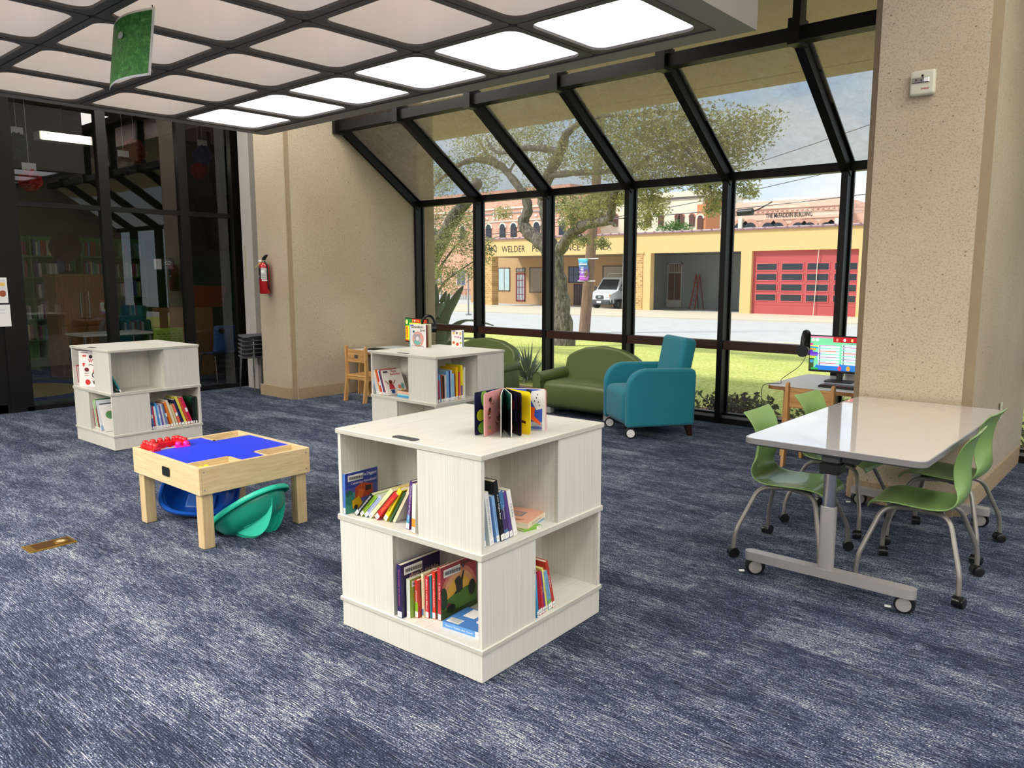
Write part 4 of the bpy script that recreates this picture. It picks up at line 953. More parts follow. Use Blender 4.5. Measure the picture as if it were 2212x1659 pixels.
# ---------------- green chairs
def cat(P, n):
    out = []
    for i in range(len(P)-1):
        p0 = P[max(i-1, 0)]; p1 = P[i]; p2 = P[i+1]; p3 = P[min(i+2, len(P)-1)]
        for k in range(n):
            u = k/n; out.append(tuple(.5*((2*b)+(-a+c)*u+(2*a-5*b+4*c-d)*u*u+(-a+3*b-3*c+d)*u**3) for a, b, c, d in zip(p0, p1, p2, p3)))
    out.append(tuple(P[-1])); return out
M_LIME = mat((132, 168, 96), .36, var=.03, coat=.3); M_LEG = mat((142, 138, 132), .35, .4, var=.03)
def green_chair():
    t = thing('student_chair', 'x', 'chair')
    prof = [(.225, .396, .165, 0), (.205, .425, .185, .004), (.12, .436, .2, .010), (0, .428, .203, .014), (-.10, .424, .2, .016), (-.165, .44, .19, .02), (-.203, .49, .172, .03), (-.212, .56, .152, .045), (-.205, .64, .15, .05), (-.210, .72, .168, .04), (-.224, .785, .184, .02), (-.243, .828, .19, .0)]
    P = cat(prof, 3); n = len(P)-1; nv = 12
    def fn(u, v):
        x, z, w, d = P[round(u*n)]; s = v*2-1; i = round(u*n)
        k = min(1, max(0, (i-15)/6)); e = abs(s)**2.2
        top = max(0, (i-n+5)/5); bot = max(0, (4-i)/4)
        return (x+d*e*k-(.0)*e, s*w, z+d*e*(1-k)+.004*top*e-.0*bot*e-.006*bot*e)
    mb = MB(M_LIME).grid(n, nv, fn); mb.obj('seat_shell', t, smooth=80, mods=subsurf(1, .009))
    mb = MB(M_LEG); mb.box(-.12, .13, -.085, -.055, .392, .412, .004); mb.box(-.12, .13, .055, .085, .392, .412, .004); mb.box(-.10, -.07, -.08, .08, .392, .41, .004); mb.box(.08, .11, -.08, .08, .392, .41, .004); mb.obj('under_frame', t)
    for sx in (-1, 1):
        for sy in (-1, 1):
            pts = arcpts([(sx*.03, sy*.07, .398), (sx*.155, sy*.125, .398), (sx*.235, sy*.252, .15), (sx*.238, sy*.262, .055)], .075, 5)
            l = MB(M_LEG).tube(pts, .0125, 10).obj('leg', t)
            caster(l, sx*.238, sy*.262, .027, None, True, (40, 75, 110, 20)[(sx > 0)*2+(sy > 0)], .06)
    return t
gc = green_chair()
def cp(o, x, y, rz, lab, first=False):
    M = T(x, y) @ RZ(rz)
    if first: o.matrix_world = M; o['label'] = lab; o['group'] = 'green chairs around the white table'
    else: o = dup(o, M, lab, 'green chairs around the white table')
    return o
cp(gc, -1.645, 4.335, 2, 'green plastic chair on the near left side of the white table', True)
cp(gc, -1.66, 5.13, -3, 'green plastic chair on the far left side of the white table')
cp(gc, -.995, 4.40, 182, 'green plastic chair on the near right side of the white table')
cp(gc, -1.03, 5.12, 177, 'green plastic chair on the far right side of the white table, by the column')
# ================================================================ teal armchair
M_TEAL = mat((14, 124, 142), .75, var=.05, bump=.08, bs=300, sheen=.2)
def bevel(w, n=3):
    def f(o):
        m = o.modifiers.new('rounding', 'BEVEL'); m.width = w; m.segments = n; m.limit_method = 'ANGLE'; m.angle_limit = R(50); m.harden_normals = False
    return f
t = thing('armchair', 'teal upholstered armchair with white front casters by the window', 'armchair', M=T(-4.165, 6.885) @ RZ(-36))
arm = [(-.36, .115), (-.365, .49)]+[(-.365+.20*(1-math.cos(R(a))), .49+.20*math.sin(R(a))) for a in (15, 30, 45, 60, 75)]+[(-.16, .692), (.31, .684), (.355, .667), (.362, .61), (.352, .115)]
for sx in (-1, 1):
    mb = MB(M_TEAL); mb.prism(arm, -.045, .045, M=cols((0, 1, 0), (0, 0, 1), (1, 0, 0), (sx*.315, 0, 0))); mb.obj('arm', t, mods=bevel(.028, 4), smooth=40)
mb = MB(M_TEAL); mb.rbox(0, -.06, .30, .555, .62, .36, .07, 5, fn=lambda v: (v.x, v.y, v.z+(.012*math.cos(v.x*5)*math.cos(v.y*4) if v.z > .1 else 0))); mb.obj('seat_cushion', t, smooth=60)
mb = MB(M_TEAL); mb.rbox(0, 0, .30, .54, .15, .70, .05, 5, M=T(0, .215, .335) @ RX(-11)); mb.obj('backrest', t, smooth=60)
for sx in (-1, 1):
    MB(mat((52, 26, 18), .35, var=.1)).add([(sx*.29-.025, .27, .118), (sx*.29+.025, .27, .118), (sx*.29+.025, .34, .118), (sx*.29-.025, .34, .118), (sx*.29-.018, .315, 0), (sx*.29+.018, .315, 0), (sx*.29+.018, .355, 0), (sx*.29-.018, .355, 0)], [(0, 1, 2, 3), (7, 6, 5, 4), (4, 5, 1, 0), (5, 6, 2, 1), (6, 7, 3, 2), (7, 4, 0, 3)]).obj('rear_leg', t, label='dark wooden tapered leg', smooth=0)
    caster(t, sx*.30, -.30, .052, M_WHITE, False, 70, .118, 'front_caster')
MB(M_BLACK).box(-.3, .3, -.3, .33, .105, .118).obj('base', t)
# ================================================================ green loveseats
M_OLV = mat((94, 108, 60), .42, var=.06, bump=.15, bs=25, coat=.1)
def loveseat():
    t = thing('loveseat', 'x', 'sofa')
    W_ = 1.21; D = .62
    mb = MB(M_OLV); mb.rbox(0, -.04, .225, W_-.30, D-.06, .29, .06, 5, fn=lambda v: (v.x, v.y+(-.02*(1-(v.z/.145)**2) if v.y < 0 else 0), v.z+(.03*math.cos(v.x*2.6)*math.cos(v.y*3) if v.z > .08 else 0)), mid=4); mb.obj('seat', t, smooth=60)
    bk = [(-.52, .12), (-.525, .52), (-.515, .60), (-.48, .645), (-.40, .69), (-.25, .745), (0, .775), (.25, .745), (.40, .69), (.48, .645), (.515, .60), (.525, .52), (.52, .12)]
    mb = MB(M_OLV); mb.prism(bk, -.065, .065, M=T(0, .215, 0) @ RX(-6) @ cols((1, 0, 0), (0, 0, 1), (0, -1, 0))); mb.obj('backrest', t, mods=bevel(.03, 4), smooth=40)
    for sx in (-1, 1):
        x = sx*(W_/2-.075)
        mb = MB(M_OLV); mb.rbox(x, -.03, .24, .12, D-.08, .33, .03, 3); mb.cyl((x, -.30, .405), (x, .25, .43), .072, .072, seg=20)
        mb.obj('arm', t, smooth=50)
        mb = MB(M_OLV); pr = [(-.058, .08), (-.058, .36)]+[(-.072*math.cos(R(a)), .405+.072*math.sin(R(a))) for a in range(-30, 211, 20)]+[(.058, .36), (.058, .08)]
        mb.prism(pr, 0, .03, M=T(x, -.305, 0) @ RX(90)); mb.use(mat((50, 62, 28), .5)); mb.tube([(x+p[0]*.9, -.336, p[1]) for p in pr[1:-1]], .004, 6); mb.obj('arm_front', t, mods=None, smooth=40)
    for sx in (-1, 1):
        for y in (-.24, .22): MB(mat((190, 190, 186), .5, var=.03)).box(sx*.42-.05, sx*.42+.05, y-.04, y+.04, 0, .085, .008).obj('foot', t)
    MB(M_BLACK).box(-.5, .5, -.28, .27, .075, .09).obj('base', t)
    return t
lv = loveseat(); lv.matrix_world = T(-5.205, 7.33) @ RZ(0); lv['label'] = 'olive green vinyl loveseat directly left of the teal armchair'; lv['group'] = 'olive green loveseats below the window'
dup(lv, T(-7.10, 7.36) @ RZ(2), 'olive green loveseat mostly hidden behind the middle bookcase', 'olive green loveseats below the window')
# ================================================================ computer corners
def desk(M, W_, D, h, label):
    t = thing('computer_desk', label, 'desk', M=M)
    MB(mat((226, 230, 238), .3, var=.02)).prism(rrect(0, W_, 0, D, .09, 6), h-.004, h).obj('tabletop', t)
    MB(grain_mat((178, 126, 76), (120, 76, 40), (3, 3, 300), .5, (.35, .65), 'plywood_edge')).prism(rrect(-.002, W_+.002, -.002, D+.002, .09, 6), h-.036, h-.004).obj('plywood_edge', t)
    for x in (.14, W_-.14):
        for y0, y1, s in ((.1, .24, -1), (D-.24, D-.1, 1)):
            MB(M_PINE).add([(x-.012, y0, h-.036), (x+.012, y0, h-.036), (x+.012, y1, h-.036), (x-.012, y1, h-.036), (x-.012, y0+s*.05+.02, 0), (x+.012, y0+s*.05+.02, 0), (x+.012, y1+s*.05-.02, 0), (x-.012, y1+s*.05-.02, 0)], [(0, 1, 2, 3), (7, 6, 5, 4), (4, 5, 1, 0), (5, 6, 2, 1), (6, 7, 3, 2), (7, 4, 0, 3)]).obj('leg', t, smooth=0)
        MB(M_PINEH).box(x-.012, x+.012, .12, D-.12, h-.12, h-.036).obj('side_rail', t)
    return t
desk(T(-2.83, 6.66), .98, 1.0, .635, 'low kids computer desk with pale top beside the concrete column')
desk(T(-8.62, 6.46), .92, .86, .60, 'low kids computer desk by the left concrete wall, behind the middle bookcase')
def kid_chair(M, label, g='small wooden chairs at the computers'):
    t = thing('wooden_chair', label, 'chair', M=M, group=g)
    w, d, h, s = .20, .38, .715, .34     # faces +y
    for sx in (-1, 1):
        x = sx*(w-.014)
        for nm, pts in (('back_leg', [(-.055, 0), (.0, 0), (.045, .30), (.035, .5), (.03, h-.015), (.012, h), (-.01, h-.01), (-.018, h-.04), (-.012, .5), (-.01, .33)]), ('front_leg', [(d-.02, 0), (d+.035, 0), (d-.01, s-.02), (d-.07, s-.02)])):
            MB(M_PINE).prism(pts, -.014, .014, M=T(x, 0, 0) @ cols((0, 1, 0), (0, 0, 1), (1, 0, 0))).obj(nm, t, mods=bevel(.004, 2))
        MB(M_PINEH).box(x-.012, x+.012, 0, d-.02, s-.07, s-.02, .004).obj('side_rail', t)
    MB(M_PINEH).box(-w+.028, w-.028, 0.01, .03, .50, .665, .004).obj('back_slat', t)
    mb = MB(mat((104, 98, 92), .4)); mb.box(-.035, .035, .006, .0105, .555, .60); mb.use(mat((60, 56, 52), .5))
    for i in range(3): mb.box(-.028, .028, .0052, .0062, .565+.012*i, .570+.012*i)
    mb.obj('label_plate', t)
    MB(M_PINEH).box(-w+.028, w-.028, .0, .02, s-.06, s-.02, .004).obj('back_rail', t)
    MB(M_PINEH).box(-w+.0, w-.0, -.005, d, s-.02, s, .005).obj('seat', t)
    MB(M_PINEH).box(-w+.028, w-.028, d-.06, d-.04, s-.07, s-.02, .004).obj('front_rail', t)
kid_chair(T(-2.33, 6.37) @ RZ(0), 'small wooden chair with a slatted back at the right computer desk')
kid_chair(T(-7.96, 6.10) @ RZ(2), 'small wooden chair with a grey plate on its back by the left concrete wall')
def emi(s): return mat(tuple(int(s[i:i+2], 16) for i in (0, 2, 4)), .3, var=0, emit=.75, name='screen_glow')
def monitor(M, ops, label, g='computer monitors on the kids desks'):
    t = thing('computer_monitor', label, 'monitor', M=M, group=g)
    mb = MB(M_BLKP); mb.box(-.27, .27, 0, .022, .085, .42, .004); mb.use(M_BLACK); mb.rbox(0, .035, .25, .3, .04, .2, .015, 2); mb.obj('housing', t)
    mb = MB(emi('404040')); art(mb, cols((1, 0, 0), (0, 0, 1), (0, -1, 0), (-.262, -.0005, .105)), .524, .305, ops, mk=emi); mb.obj('screen', t, smooth=0)
    mb = MB(M_BLACK); mb.box(-.025, .025, .02, .05, .0, .2, .005); mb.obj('stand', t)
    mb = MB(M_BLACK); mb.prism(rrect(-.12, .12, -.05, .12, .03, 4), 0, .012); mb.obj('base', t)
    return t
S2 = [('r', '78d8a0', 0, 1, 0, 1), ('r', 'e084a4', 0, .4, .95, 1), ('r', 'b81820', .38, 1, .84, 1), ('p', '2878d0', [(.06, 0), (.14, .2), (.94, .2), (1, 0)]), ('r', '3c4820', 0, .07, 0, .34), ('c', '3c90d0', .035, .25, .03, 1), ('r', '28a848', .03, .15, 0, .06)]
for i, (c, y) in enumerate((('e84898', .76), ('f4e860', .7), ('30a0e0', .66), ('f0b020', .61), ('6c3cc8', .56), ('6c3cc8', .5), ('8c5cd8', .44), ('c8d830', .38))): S2.append(('r', c, .0, .05+.05*((i*3) % 4), y-.03, y+.03))
for c in range(2):
    for r_ in range(7):
        x = .14+.40*c; y = .14+.088*(r_+c*.6)
        S2 += [('r', 'e6eef8', x, x+.36, y, y+.058), ('c', '60687c', x+.03, y+.03, .012, 1.6), ('r', '98a4bc', x+.06, x+.16, y+.022, y+.034)]
        if r_ % 2 == c: S2 += [('r', ('e85050', 'c89040', 'd060c0', 'e84080')[(r_+c) % 4], x+.02, x+.3, y+.062, y+.082)]
S2 += [('r', 'e6eef8', .94, 1, .2, .75), ('t', '3060a0', 'Engineering', .75, .80, .04, .25)]+[('c', c, .46+.12*i, .92, .02, 1.4) for i, c in enumerate(('f08878', 'e8e8f8', 'f0c878', 'f0a0a0', 'f0b030'))]+[('c', 'e84060', .52, .08, .03, 1.4), ('c', 'f0a030', .66, .09, .03, 1.4), ('c', 'ffffff', .06, .9, .03, .8), ('c', 'ffffff', .13, .9, .03, .8)]
monitor(T(-2.385, 7.21, .635) @ RZ(4), S2, 'monitor with a colourful kids menu screen, half behind the concrete column')
S1 = [('r', '1c7c34', 0, 1, 0, 1), ('r', 'a8d830', .18, .82, .0, .72), ('r', 'b83018', .32, .72, .84, 1), ('r', 'b83018', .82, 1, .84, 1), ('r', 'e0d020', .02, .18, .06, .68), ('r', 'e8e840', .2, .8, .74, .82), ('c', 'f0e080', .08, .85, .05, 1.2), ('r', 'c83818', 0, .16, 0, .06)]+[('r', 'e8f0a0', .24, .78, .1+.1*i, .13+.1*i) for i in range(6)]+[('c', ('e8b030', 'f0f0f0', 'e07030')[i % 3], .38+.08*i, .92, .02, 1.4) for i in range(4)]+[('c', 'e86020', .1, .2+.13*i, .04, 1.1) for i in range(4)]
monitor(T(-7.93, 7.10, .60) @ RZ(-8), S1, 'monitor with a green and yellow screen behind the middle bookcase')
def headphones(M, label):
    t = thing('headphones', label, 'headphones', M=M, group='black headphones hung on the monitors')
    mb = MB(M_BLACK); mb.tube([(.085*math.cos(R(a)), 0, .095*math.sin(R(a))) for a in range(-10, 191, 12)], .015, 8, M=SC(1, 1.8, 1.25)); mb.obj('headband', t)
    for s in (-1, 1):
        mb = MB(M_BLKP); mb.cyl((s*.04, 0, -.055), (s*.10, 0, -.055), .05, .054, seg=20); mb.box(s*.08, s*.095, -.012, .012, -.04, .02, .004); mb.obj('ear_cup', t)
    return t
headphones(T(-2.685, 7.18, .965) @ RZ(95), 'black headphones hanging on the left corner of the right monitor')
headphones(T(-7.64, 7.06, .95) @ RZ(60), 'black headphones hanging on the right corner of the left monitor')
def keyboard(M, label, keys):
    t = thing('keyboard', label, 'keyboard', M=M, group='black keyboards')
    MB(M_BLACK).box(0, .42, 0, .14, 0, .018, .004).obj('keyboard_case', t)
    mb = MB(mat((40, 40, 44), .5))
    for r_ in range(5):
        for c in range(18):
            mb.use(hx(keys[(r_*5+c*3) % len(keys)])); mb.box(.012+.022*c, .031+.022*c, .012+.024*r_, .032+.024*r_, .018, .024)
    mb.obj('keys', t, smooth=0)
keyboard(T(-2.42, 6.80, .635) @ RZ(-3), 'black keyboard with coloured keys on the right computer desk', ['303034', '303034', '303034', '8c2c24', '303034', '404044'])
keyboard(T(-8.38, 6.62, .60) @ RZ(4), 'black keyboard on the left computer desk', ['202022', '2c2c30'])
mb = MB(M_BLACK); mb.tube(cat([(-2.66, 7.2, .93), (-2.70, 7.12, .78), (-2.80, 6.95, .66), (-2.74, 6.78, .642), (-2.835, 6.66, .636), (-2.855, 6.64, .55), (-2.85, 6.66, .3), (-2.86, 6.8, .05), (-2.84, 7.1, .012), (-2.7, 7.4, .012)], 5), .003, 6); mb.obj('headphone_cable', label='thin black cable trailing from the headphones over the desk edge', cat='cable')
mb = MB(M_WHITE); mb.lathe([(.045, 0), (.05, .07), (.047, .07), (.042, .004), (0, .004)], 20, M=T(-2.36, 7.44, .635)); mb.obj('desk_cup', label='small white cup behind the right monitor', cat='cup')
# ================================================================ wall items
t = thing('fire_extinguisher', 'red fire extinguisher hung on the concrete wall end', 'fire extinguisher', (-9.13, 5.575, 1.36))
M_RED = mat((178, 18, 24), .25, var=.05, coat=.5)
MB(M_RED).lathe([(.058, 0), (.066, .01), (.066, .34), (.058, .375), (.035, .395), (.02, .4), (0, .4)], 28).obj('cylinder', t, smooth=50)
mb = MB(mat((200, 200, 196), .5)); F2 = cols((1, 0, 0), (0, 0, 1), (0, -1, 0))
def wrap(mb, z0, z1, a0, a1, r):
    n = 10
    for i in range(n):
        p, q = R(a0+(a1-a0)*i/n), R(a0+(a1-a0)*(i+1)/n); mb.quad((r*math.cos(p), r*math.sin(p), z0), (r*math.cos(q), r*math.sin(q), z0), (r*math.cos(q), r*math.sin(q), z1), (r*math.cos(p), r*math.sin(p), z1))
wrap(mb, .19, .33, -70, -5, .0668); mb.use(mat((25, 25, 25), .5)); wrap(mb, .19, .33, -130, -72, .0668); mb.use(M_WHITE); wrap(mb, .215, .24, -128, -95, .0674); wrap(mb, .27, .30, -66, -35, .0674); wrap(mb, .165, .182, -60, 20, .0672)
mb.use(mat((90, 90, 90), .5))
for i in range(5): wrap(mb, .20+.012*i, .204+.012*i, -62, -20, .0676)
mb.obj('label_sticker', t)
MB(M_CHROME).cyl((0, 0, .395), (0, 0, .43), .018).cyl((-.02, -.02, .415), (-.045, -.04, .415), .017).obj('valve', t)
mb = MB(M_BLACK); mb.prism([(-.03, .43), (.01, .425), (.09, .49), (.085, .5), (.03, .485), (-.02, .455)], -.012, .012, M=cols((1, 0, 0), (0, 0, 1), (0, -1, 0))); mb.obj('lever', t)
MB(M_BLACK).tube(cat([(.01, 0, .41), (.05, -.01, .405), (.078, 0, .35), (.082, 0, .2), (.078, .01, .08), (.03, .06, .03)], 5), .009, 8).obj('hose', t)
MB(M_BLACK).cyl((-.075, -.01, .07), (-.062, 0, .16), .011, .009).obj('nozzle', t)
MB(mat((225, 205, 120), .6)).tube([(0, -.02, .43), (-.02, -.04, .40), (-.05, -.06, .37), (-.11, -.06, .335), (-.15, -.05, .33)], .004, 6).obj('inspection_tag', t, label='yellow strap with paper tag')
t = thing('fire_strobe', 'white square fire alarm strobe high on the concrete column', 'fire alarm', (-1.462, 5.718, 2.823))
M_CRM = mat((214, 210, 190), .45, var=.02)
MB(M_CRM).rbox(0, -.022, 0, .148, .044, .155, .016, 4).obj('housing', t, smooth=50)
mb = MB(M_CHROME); mb.box(-.062, .042, -.052, -.04, -.002, .032, .004); mb.use(mat((240, 240, 240), .1)); mb.box(.012, .038, -.054, -.05, .002, .028); mb.use(mat((60, 60, 60), .3)); mb.cyl((-.035, -.0525, .015), (-.035, -.053, .015), .006, seg=10); mb.cyl((-.005, -.0525, .012), (-.005, -.053, .012), .005, seg=10); mb.obj('lamp', t)
mb = MB(M_BLACK); mb.sph((0, -.044, .042), .008, 10, 6); mb.obj('sensor', t)
mb = MB(hx('a83028')); mb.text('FIRE', T(.02, -.0446, -.045) @ RX(90), .016, w=.046, bold=.02); mb.obj('fire_lettering', t, smooth=0)
mb = MB(M_CRM); mb.box(-1.038, -1.032, 6.70, 6.775, .535, .655, .003); mb.use(M_BLACK)
for z in (.57, .615): mb.box(-1.0315, -1.031, 6.725, 6.732, z, z+.014); mb.box(-1.0315, -1.031, 6.742, 6.749, z, z+.014)
mb.obj('wall_outlet', label='ivory electrical outlet plate on the side of the column', cat='outlet')
t = thing('floor_box', 'brass floor outlet plate set in the carpet at lower left', 'floor outlet', M=T(-5.045, 1.565) @ RZ(90))
M_BRS = mat((206, 164, 74), .3, .9, var=.08)
MB(M_BRS).box(-.13, .13, -.075, .075, 0, .006, .002).obj('brass_plate', t)
mb = MB(mat((112, 78, 40), .35, .7, var=.15)); mb.box(-.09, .115, -.055, .055, .006, .0075); mb.obj('inset_lid', t)
mb = MB(M_BRS); mb.lathe([(.038, .0075), (.038, .010), (0, .010)], 24, M=T(.06, 0, 0)); mb.use(mat((170, 150, 110), .5)); mb.lathe([(.024, .010), (.024, .0108), (0, .0108)], 20, M=T(.06, 0, 0)); mb.obj('round_cap', t)
# hanging poster
t = thing('hanging_poster', 'green leafy photo poster with white border hanging from the ceiling grid', 'poster', (-4.87, 2.19, 3.115))
def pf_(u, v, e=0, k=0):
    x = -.285+.56*u; z = -.38*(1-v)-.01
    return (x, .06*math.sin(u*PI)*-1-.05*(1-v)-e, z+.0*u)
mb = MB(mat((235, 235, 232), .6)); mb.grid(12, 10, lambda u, v: pf_(u, v)[:3]); mb.obj('paper', t, smooth=80, mods=subsurf(0, .0012))
def leafy_mat():
    m, t_ = nt('leafy_print'); L = t_.links.new
    out = N(t_, 'ShaderNodeOutputMaterial'); b = N(t_, 'ShaderNodeBsdfPrincipled', Roughness=.5); L(b.outputs[0], out.inputs[0])
    tc = N(t_, 'ShaderNodeTexCoord').outputs['Object']
    v = N(t_, 'ShaderNodeTexNoise', Scale=34, Detail=8, Roughness=.85); L(tc, v.inputs['Vector'])
    r_ = ramp(t_, [(.3, lin((8, 40, 14))), (.5, lin((40, 120, 40))), (.62, lin((90, 165, 70))), (.68, lin((225, 238, 215)))]); L(v.outputs[0], r_.inputs[0]); L(r_.outputs[0], b.inputs['Base Color']); return m
mb = MB(leafy_mat()); mb.grid(12, 10, lambda u, v: (lambda p: (p[0], p[1]-.002, p[2]))(pf_(.03+.94*u, .035+.93*v))); mb.use(mat((170, 180, 170), .5)); mb.sph((.0, -.085, -.13), .028, 10, 6, (1.2, .15, .7)); mb.obj('leafy_print', t, smooth=80)
mb = MB(M_BLACK)
for x in (-.24, .24): mb.cyl((x, 0, -.02), (x, 0, .005), .003, seg=6)
mb.obj('clips', t)
# stacked grey chairs in the alcove
M_GRY = mat((108, 102, 104), .5, var=.05); M_GR2 = mat((86, 88, 98), .5, var=.05)
def stack_chair(col):
    t = thing('stacking_stool', 'x', 'stool')
    mb = MB(col); mb.grid(10, 10, lambda u, v: ((u-.5)*.44*(1-.12*abs(2*v-1)**3), (v-.5)*.42*(1-.12*abs(2*u-1)**3), .03*(abs(2*u-1)**2)-.0*v)); mb.obj('seat', t, smooth=80, mods=subsurf(1, .012))
    mb = MB(M_CHROME)
    for sx in (-1, 1):
        for sy in (-1, 1): mb.tube([(sx*.1, sy*.1, -.012), (sx*.15, sy*.15, -.02), (sx*.19, sy*.17, -.46)], .0075, 8)
    mb.obj('leg_frame', t)
    return t
sc_ = stack_chair(M_GR2); g = 'grey stacking stools in the alcove'
lb = ['lowest', 'second lowest', 'third from the bottom', 'fourth from the bottom', 'fifth from the bottom', 'topmost']
for i in range(6):
    M_ = T(-9.72+.004*i, 5.77, .478+.056*i)
    lab = '%s grey seat in the stack of stools beside the fire extinguisher wall' % lb[i]
    if i == 0: sc_.matrix_world = M_; sc_['label'] = lab; sc_['group'] = g
    else: dup(sc_, M_, lab, g)
# ================================================================ OUTSIDE
_D = co.matrix_world.to_3x3()
def ray(px, py): return _D @ Vector(((px-1106)/FPX, -(py-829.5)/FPX, -1))
def PY(px, py, y): r_ = ray(px, py); return Vector((0, 0, H))+r_*(y/r_.y)
def PX_(px, py, x): r_ = ray(px, py); return Vector((0, 0, H))+r_*(x/r_.x)
def PZ(px, py, z): r_ = ray(px, py); return Vector((0, 0, H))+r_*((z-H)/r_.z)
def grass_mat():
    m, t = nt('lawn'); L = t.links.new
    out = N(t, 'ShaderNodeOutputMaterial'); b = N(t, 'ShaderNodeBsdfPrincipled', Roughness=.9); b.inputs['Specular IOR Level'].default_value = .1; L(b.outputs[0], out.inputs[0])
    tc = N(t, 'ShaderNodeTexCoord').outputs['Object']
    n = N(t, 'ShaderNodeTexNoise', Scale=14, Detail=8, Roughness=.75); L(tc, n.inputs['Vector'])
    r_ = ramp(t, [(.32, lin((120, 138, 52))), (.45, lin((202, 206, 104))), (.55, lin((230, 230, 138))), (.68, lin((240, 242, 188)))]); L(n.outputs[0], r_.inputs[0])
    n2 = N(t, 'ShaderNodeTexNoise', Scale=.5, Detail=4); L(tc, n2.inputs['Vector'])
    r2 = ramp(t, [(.35, (.86, .9, .8)), (.65, (1, 1, 1))]); L(n2.outputs[0], r2.inputs[0])
    mx = N(t, 'ShaderNodeMix', _data_type='RGBA', _blend_type='MULTIPLY'); mx.inputs[0].default_value = 1; L(r_.outputs[0], mx.inputs[6]); L(r2.outputs[0], mx.inputs[7]); L(mx.outputs[2], b.inputs['Base Color'])
    bp = N(t, 'ShaderNodeBump', Strength=.6, Distance=.05); L(n.outputs[0], bp.inputs['Height']); L(bp.outputs[0], b.inputs['Normal']); return m
M_GRASS = grass_mat()
def lawnz(y): return -.12-.72*(y-8)/17.5
mb = MB(M_GRASS); n = 12
vs = []; 
for i in range(n+1):
    y = 8+17.5*i/n
    for x in (-62, -30, -15, 0, 20): vs.append((x, y+(.14*(x+19) if i == n else 0)*1.0, lawnz(y)))
mb.add(vs, [(i*5+j, i*5+j+1, (i+1)*5+j+1, (i+1)*5+j) for i in range(n) for j in range(4)]); struct(mb, 'lawn')
M_ROAD = mat((196, 194, 190), .9, var=.12, vs=1.2, bump=.2, bs=30); M_WALK = mat((212, 200, 176), .9, var=.08, vs=2)
mb = MB(M_ROAD); mb.box(-140, 60, 15, 260, -1.3, -.93); struct(mb, 'road')
mb = MB(M_WALK)
def strip(ya, yb, z, x0=-90, x1=30):
    f = lambda x, y: y+.14*(x+25)
    mb.add([(x0, f(x0, ya), z), (x1, f(x1, ya), z), (x1, yb if yb > 45 else f(x1, yb), z), (x0, yb if yb > 45 else f(x0, yb), z)], [(0, 1, 2, 3)])
    mb.add([(x0, f(x0, ya), z-.12), (x1, f(x1, ya), z-.12), (x1, f(x1, ya), z), (x0, f(x0, ya), z)], [(0, 1, 2, 3)])
strip(40.4, 48.2, -.86); strip(24.3, 25.6, -.80); struct(mb, 'sidewalk')
mb = MB(mat((150, 110, 82), .95, var=.35, vs=25, bump=.6, bs=30)); mb.add([(-14, 7.95, -.1), (6, 7.95, -.1), (6, 9.4, -.145), (-14, 9.4, -.145)], [(0, 1, 2, 3)]); struct(mb, 'flower_bed')
M_STUC = mat((232, 196, 134), .9, var=.03, vs=1.5, bump=.1, bs=20)
def brick_mat(c1, c2, mortar, sc, w=.5, h=.25):
    m, t = nt('brickwork'); L = t.links.new
    out = N(t, 'ShaderNodeOutputMaterial'); b = N(t, 'ShaderNodeBsdfPrincipled', Roughness=.9); L(b.outputs[0], out.inputs[0])
    g = N(t, 'ShaderNodeTexCoord').outputs['Object']; mp = N(t, 'ShaderNodeMapping'); mp.inputs['Rotation'].default_value = (R(90), 0, 0); L(g, mp.inputs[0])
    br = N(t, 'ShaderNodeTexBrick', Scale=sc); br.inputs['Color1'].default_value = (*lin(c1), 1); br.inputs['Color2'].default_value = (*lin(c2), 1); br.inputs['Mortar'].default_value = (*lin(mortar), 1)
    br.inputs['Mortar Size'].default_value = .018; br.inputs['Brick Width'].default_value = w; br.inputs['Row Height'].default_value = h; L(mp.outputs[0], br.inputs['Vector']); L(br.outputs[0], b.inputs['Base Color']); return m
M_BRK = brick_mat((222, 180, 110), (184, 136, 80), (236, 214, 170), 1.6)
M_BRR = brick_mat((222, 150, 122), (228, 172, 146), (236, 204, 182), 1.2)
M_WIN = mat((48, 52, 60), .15, var=.2); M_TRIMW = mat((236, 226, 210), .8, var=.03)
FY = 47.9
XB = PY(1437, 600, FY+6.3).x
an = thing('annex_building', 'low yellow stucco annex with carport, open bay and red overhead door across the street', 'building', (0, FY, -.93))
def ap(mb, nm, **k): return mb.obj(nm, an, **k)
gz = 0
mb = MB(M_STUC); mb.box(-45.2, -8, 0, .5, 4.03, 5.36); mb.box(-29.65, -29.02, 0, .5, gz, 4.03); mb.box(-22.35, -21.62, 0, .5, gz, 4.03); mb.box(-15.1, -8, 0, .5, gz, 4.03);
ap(mb, 'front_wall')
mb = MB(mat((196, 160, 116), .9, var=.05)); mb.box(-51, XB-.2, 4.6, 4.9, gz, 4.2); mb.use(mat((150, 128, 108), .9)); mb.box(-45.2, XB-.2, .4, 4.7, 3.99, 4.06); ap(mb, 'carport_back_wall')
mb = MB(mat((150, 116, 118), .7, var=.1)); mb.box(-45.3, -8, -.12, .6, 5.34, 5.44)
for i in range(52): mb.cyl((-45.3+.72*i, -.14, 5.45), (-45.3+.72*i, .6, 5.45), .07, seg=8)
mb.use(mat((206, 186, 190), .6)); mb.box(-45.3, -8, -.1, .6, 5.43, 5.50); ap(mb, 'parapet_tiles')
MB(M_BRK).box(-44.86, -44.05, -.05, .75, 0, 4.05).obj('brick_pier', an); MB(M_BRK).box(-30.38, -29.65, -.05, .75, 0, 4.0).obj('brick_pier', an)
mb = MB(M_STUC); mb.box(-30.45, -29.55, -.1, .8, 4.0, 4.12); ap(mb, 'pier_cap')
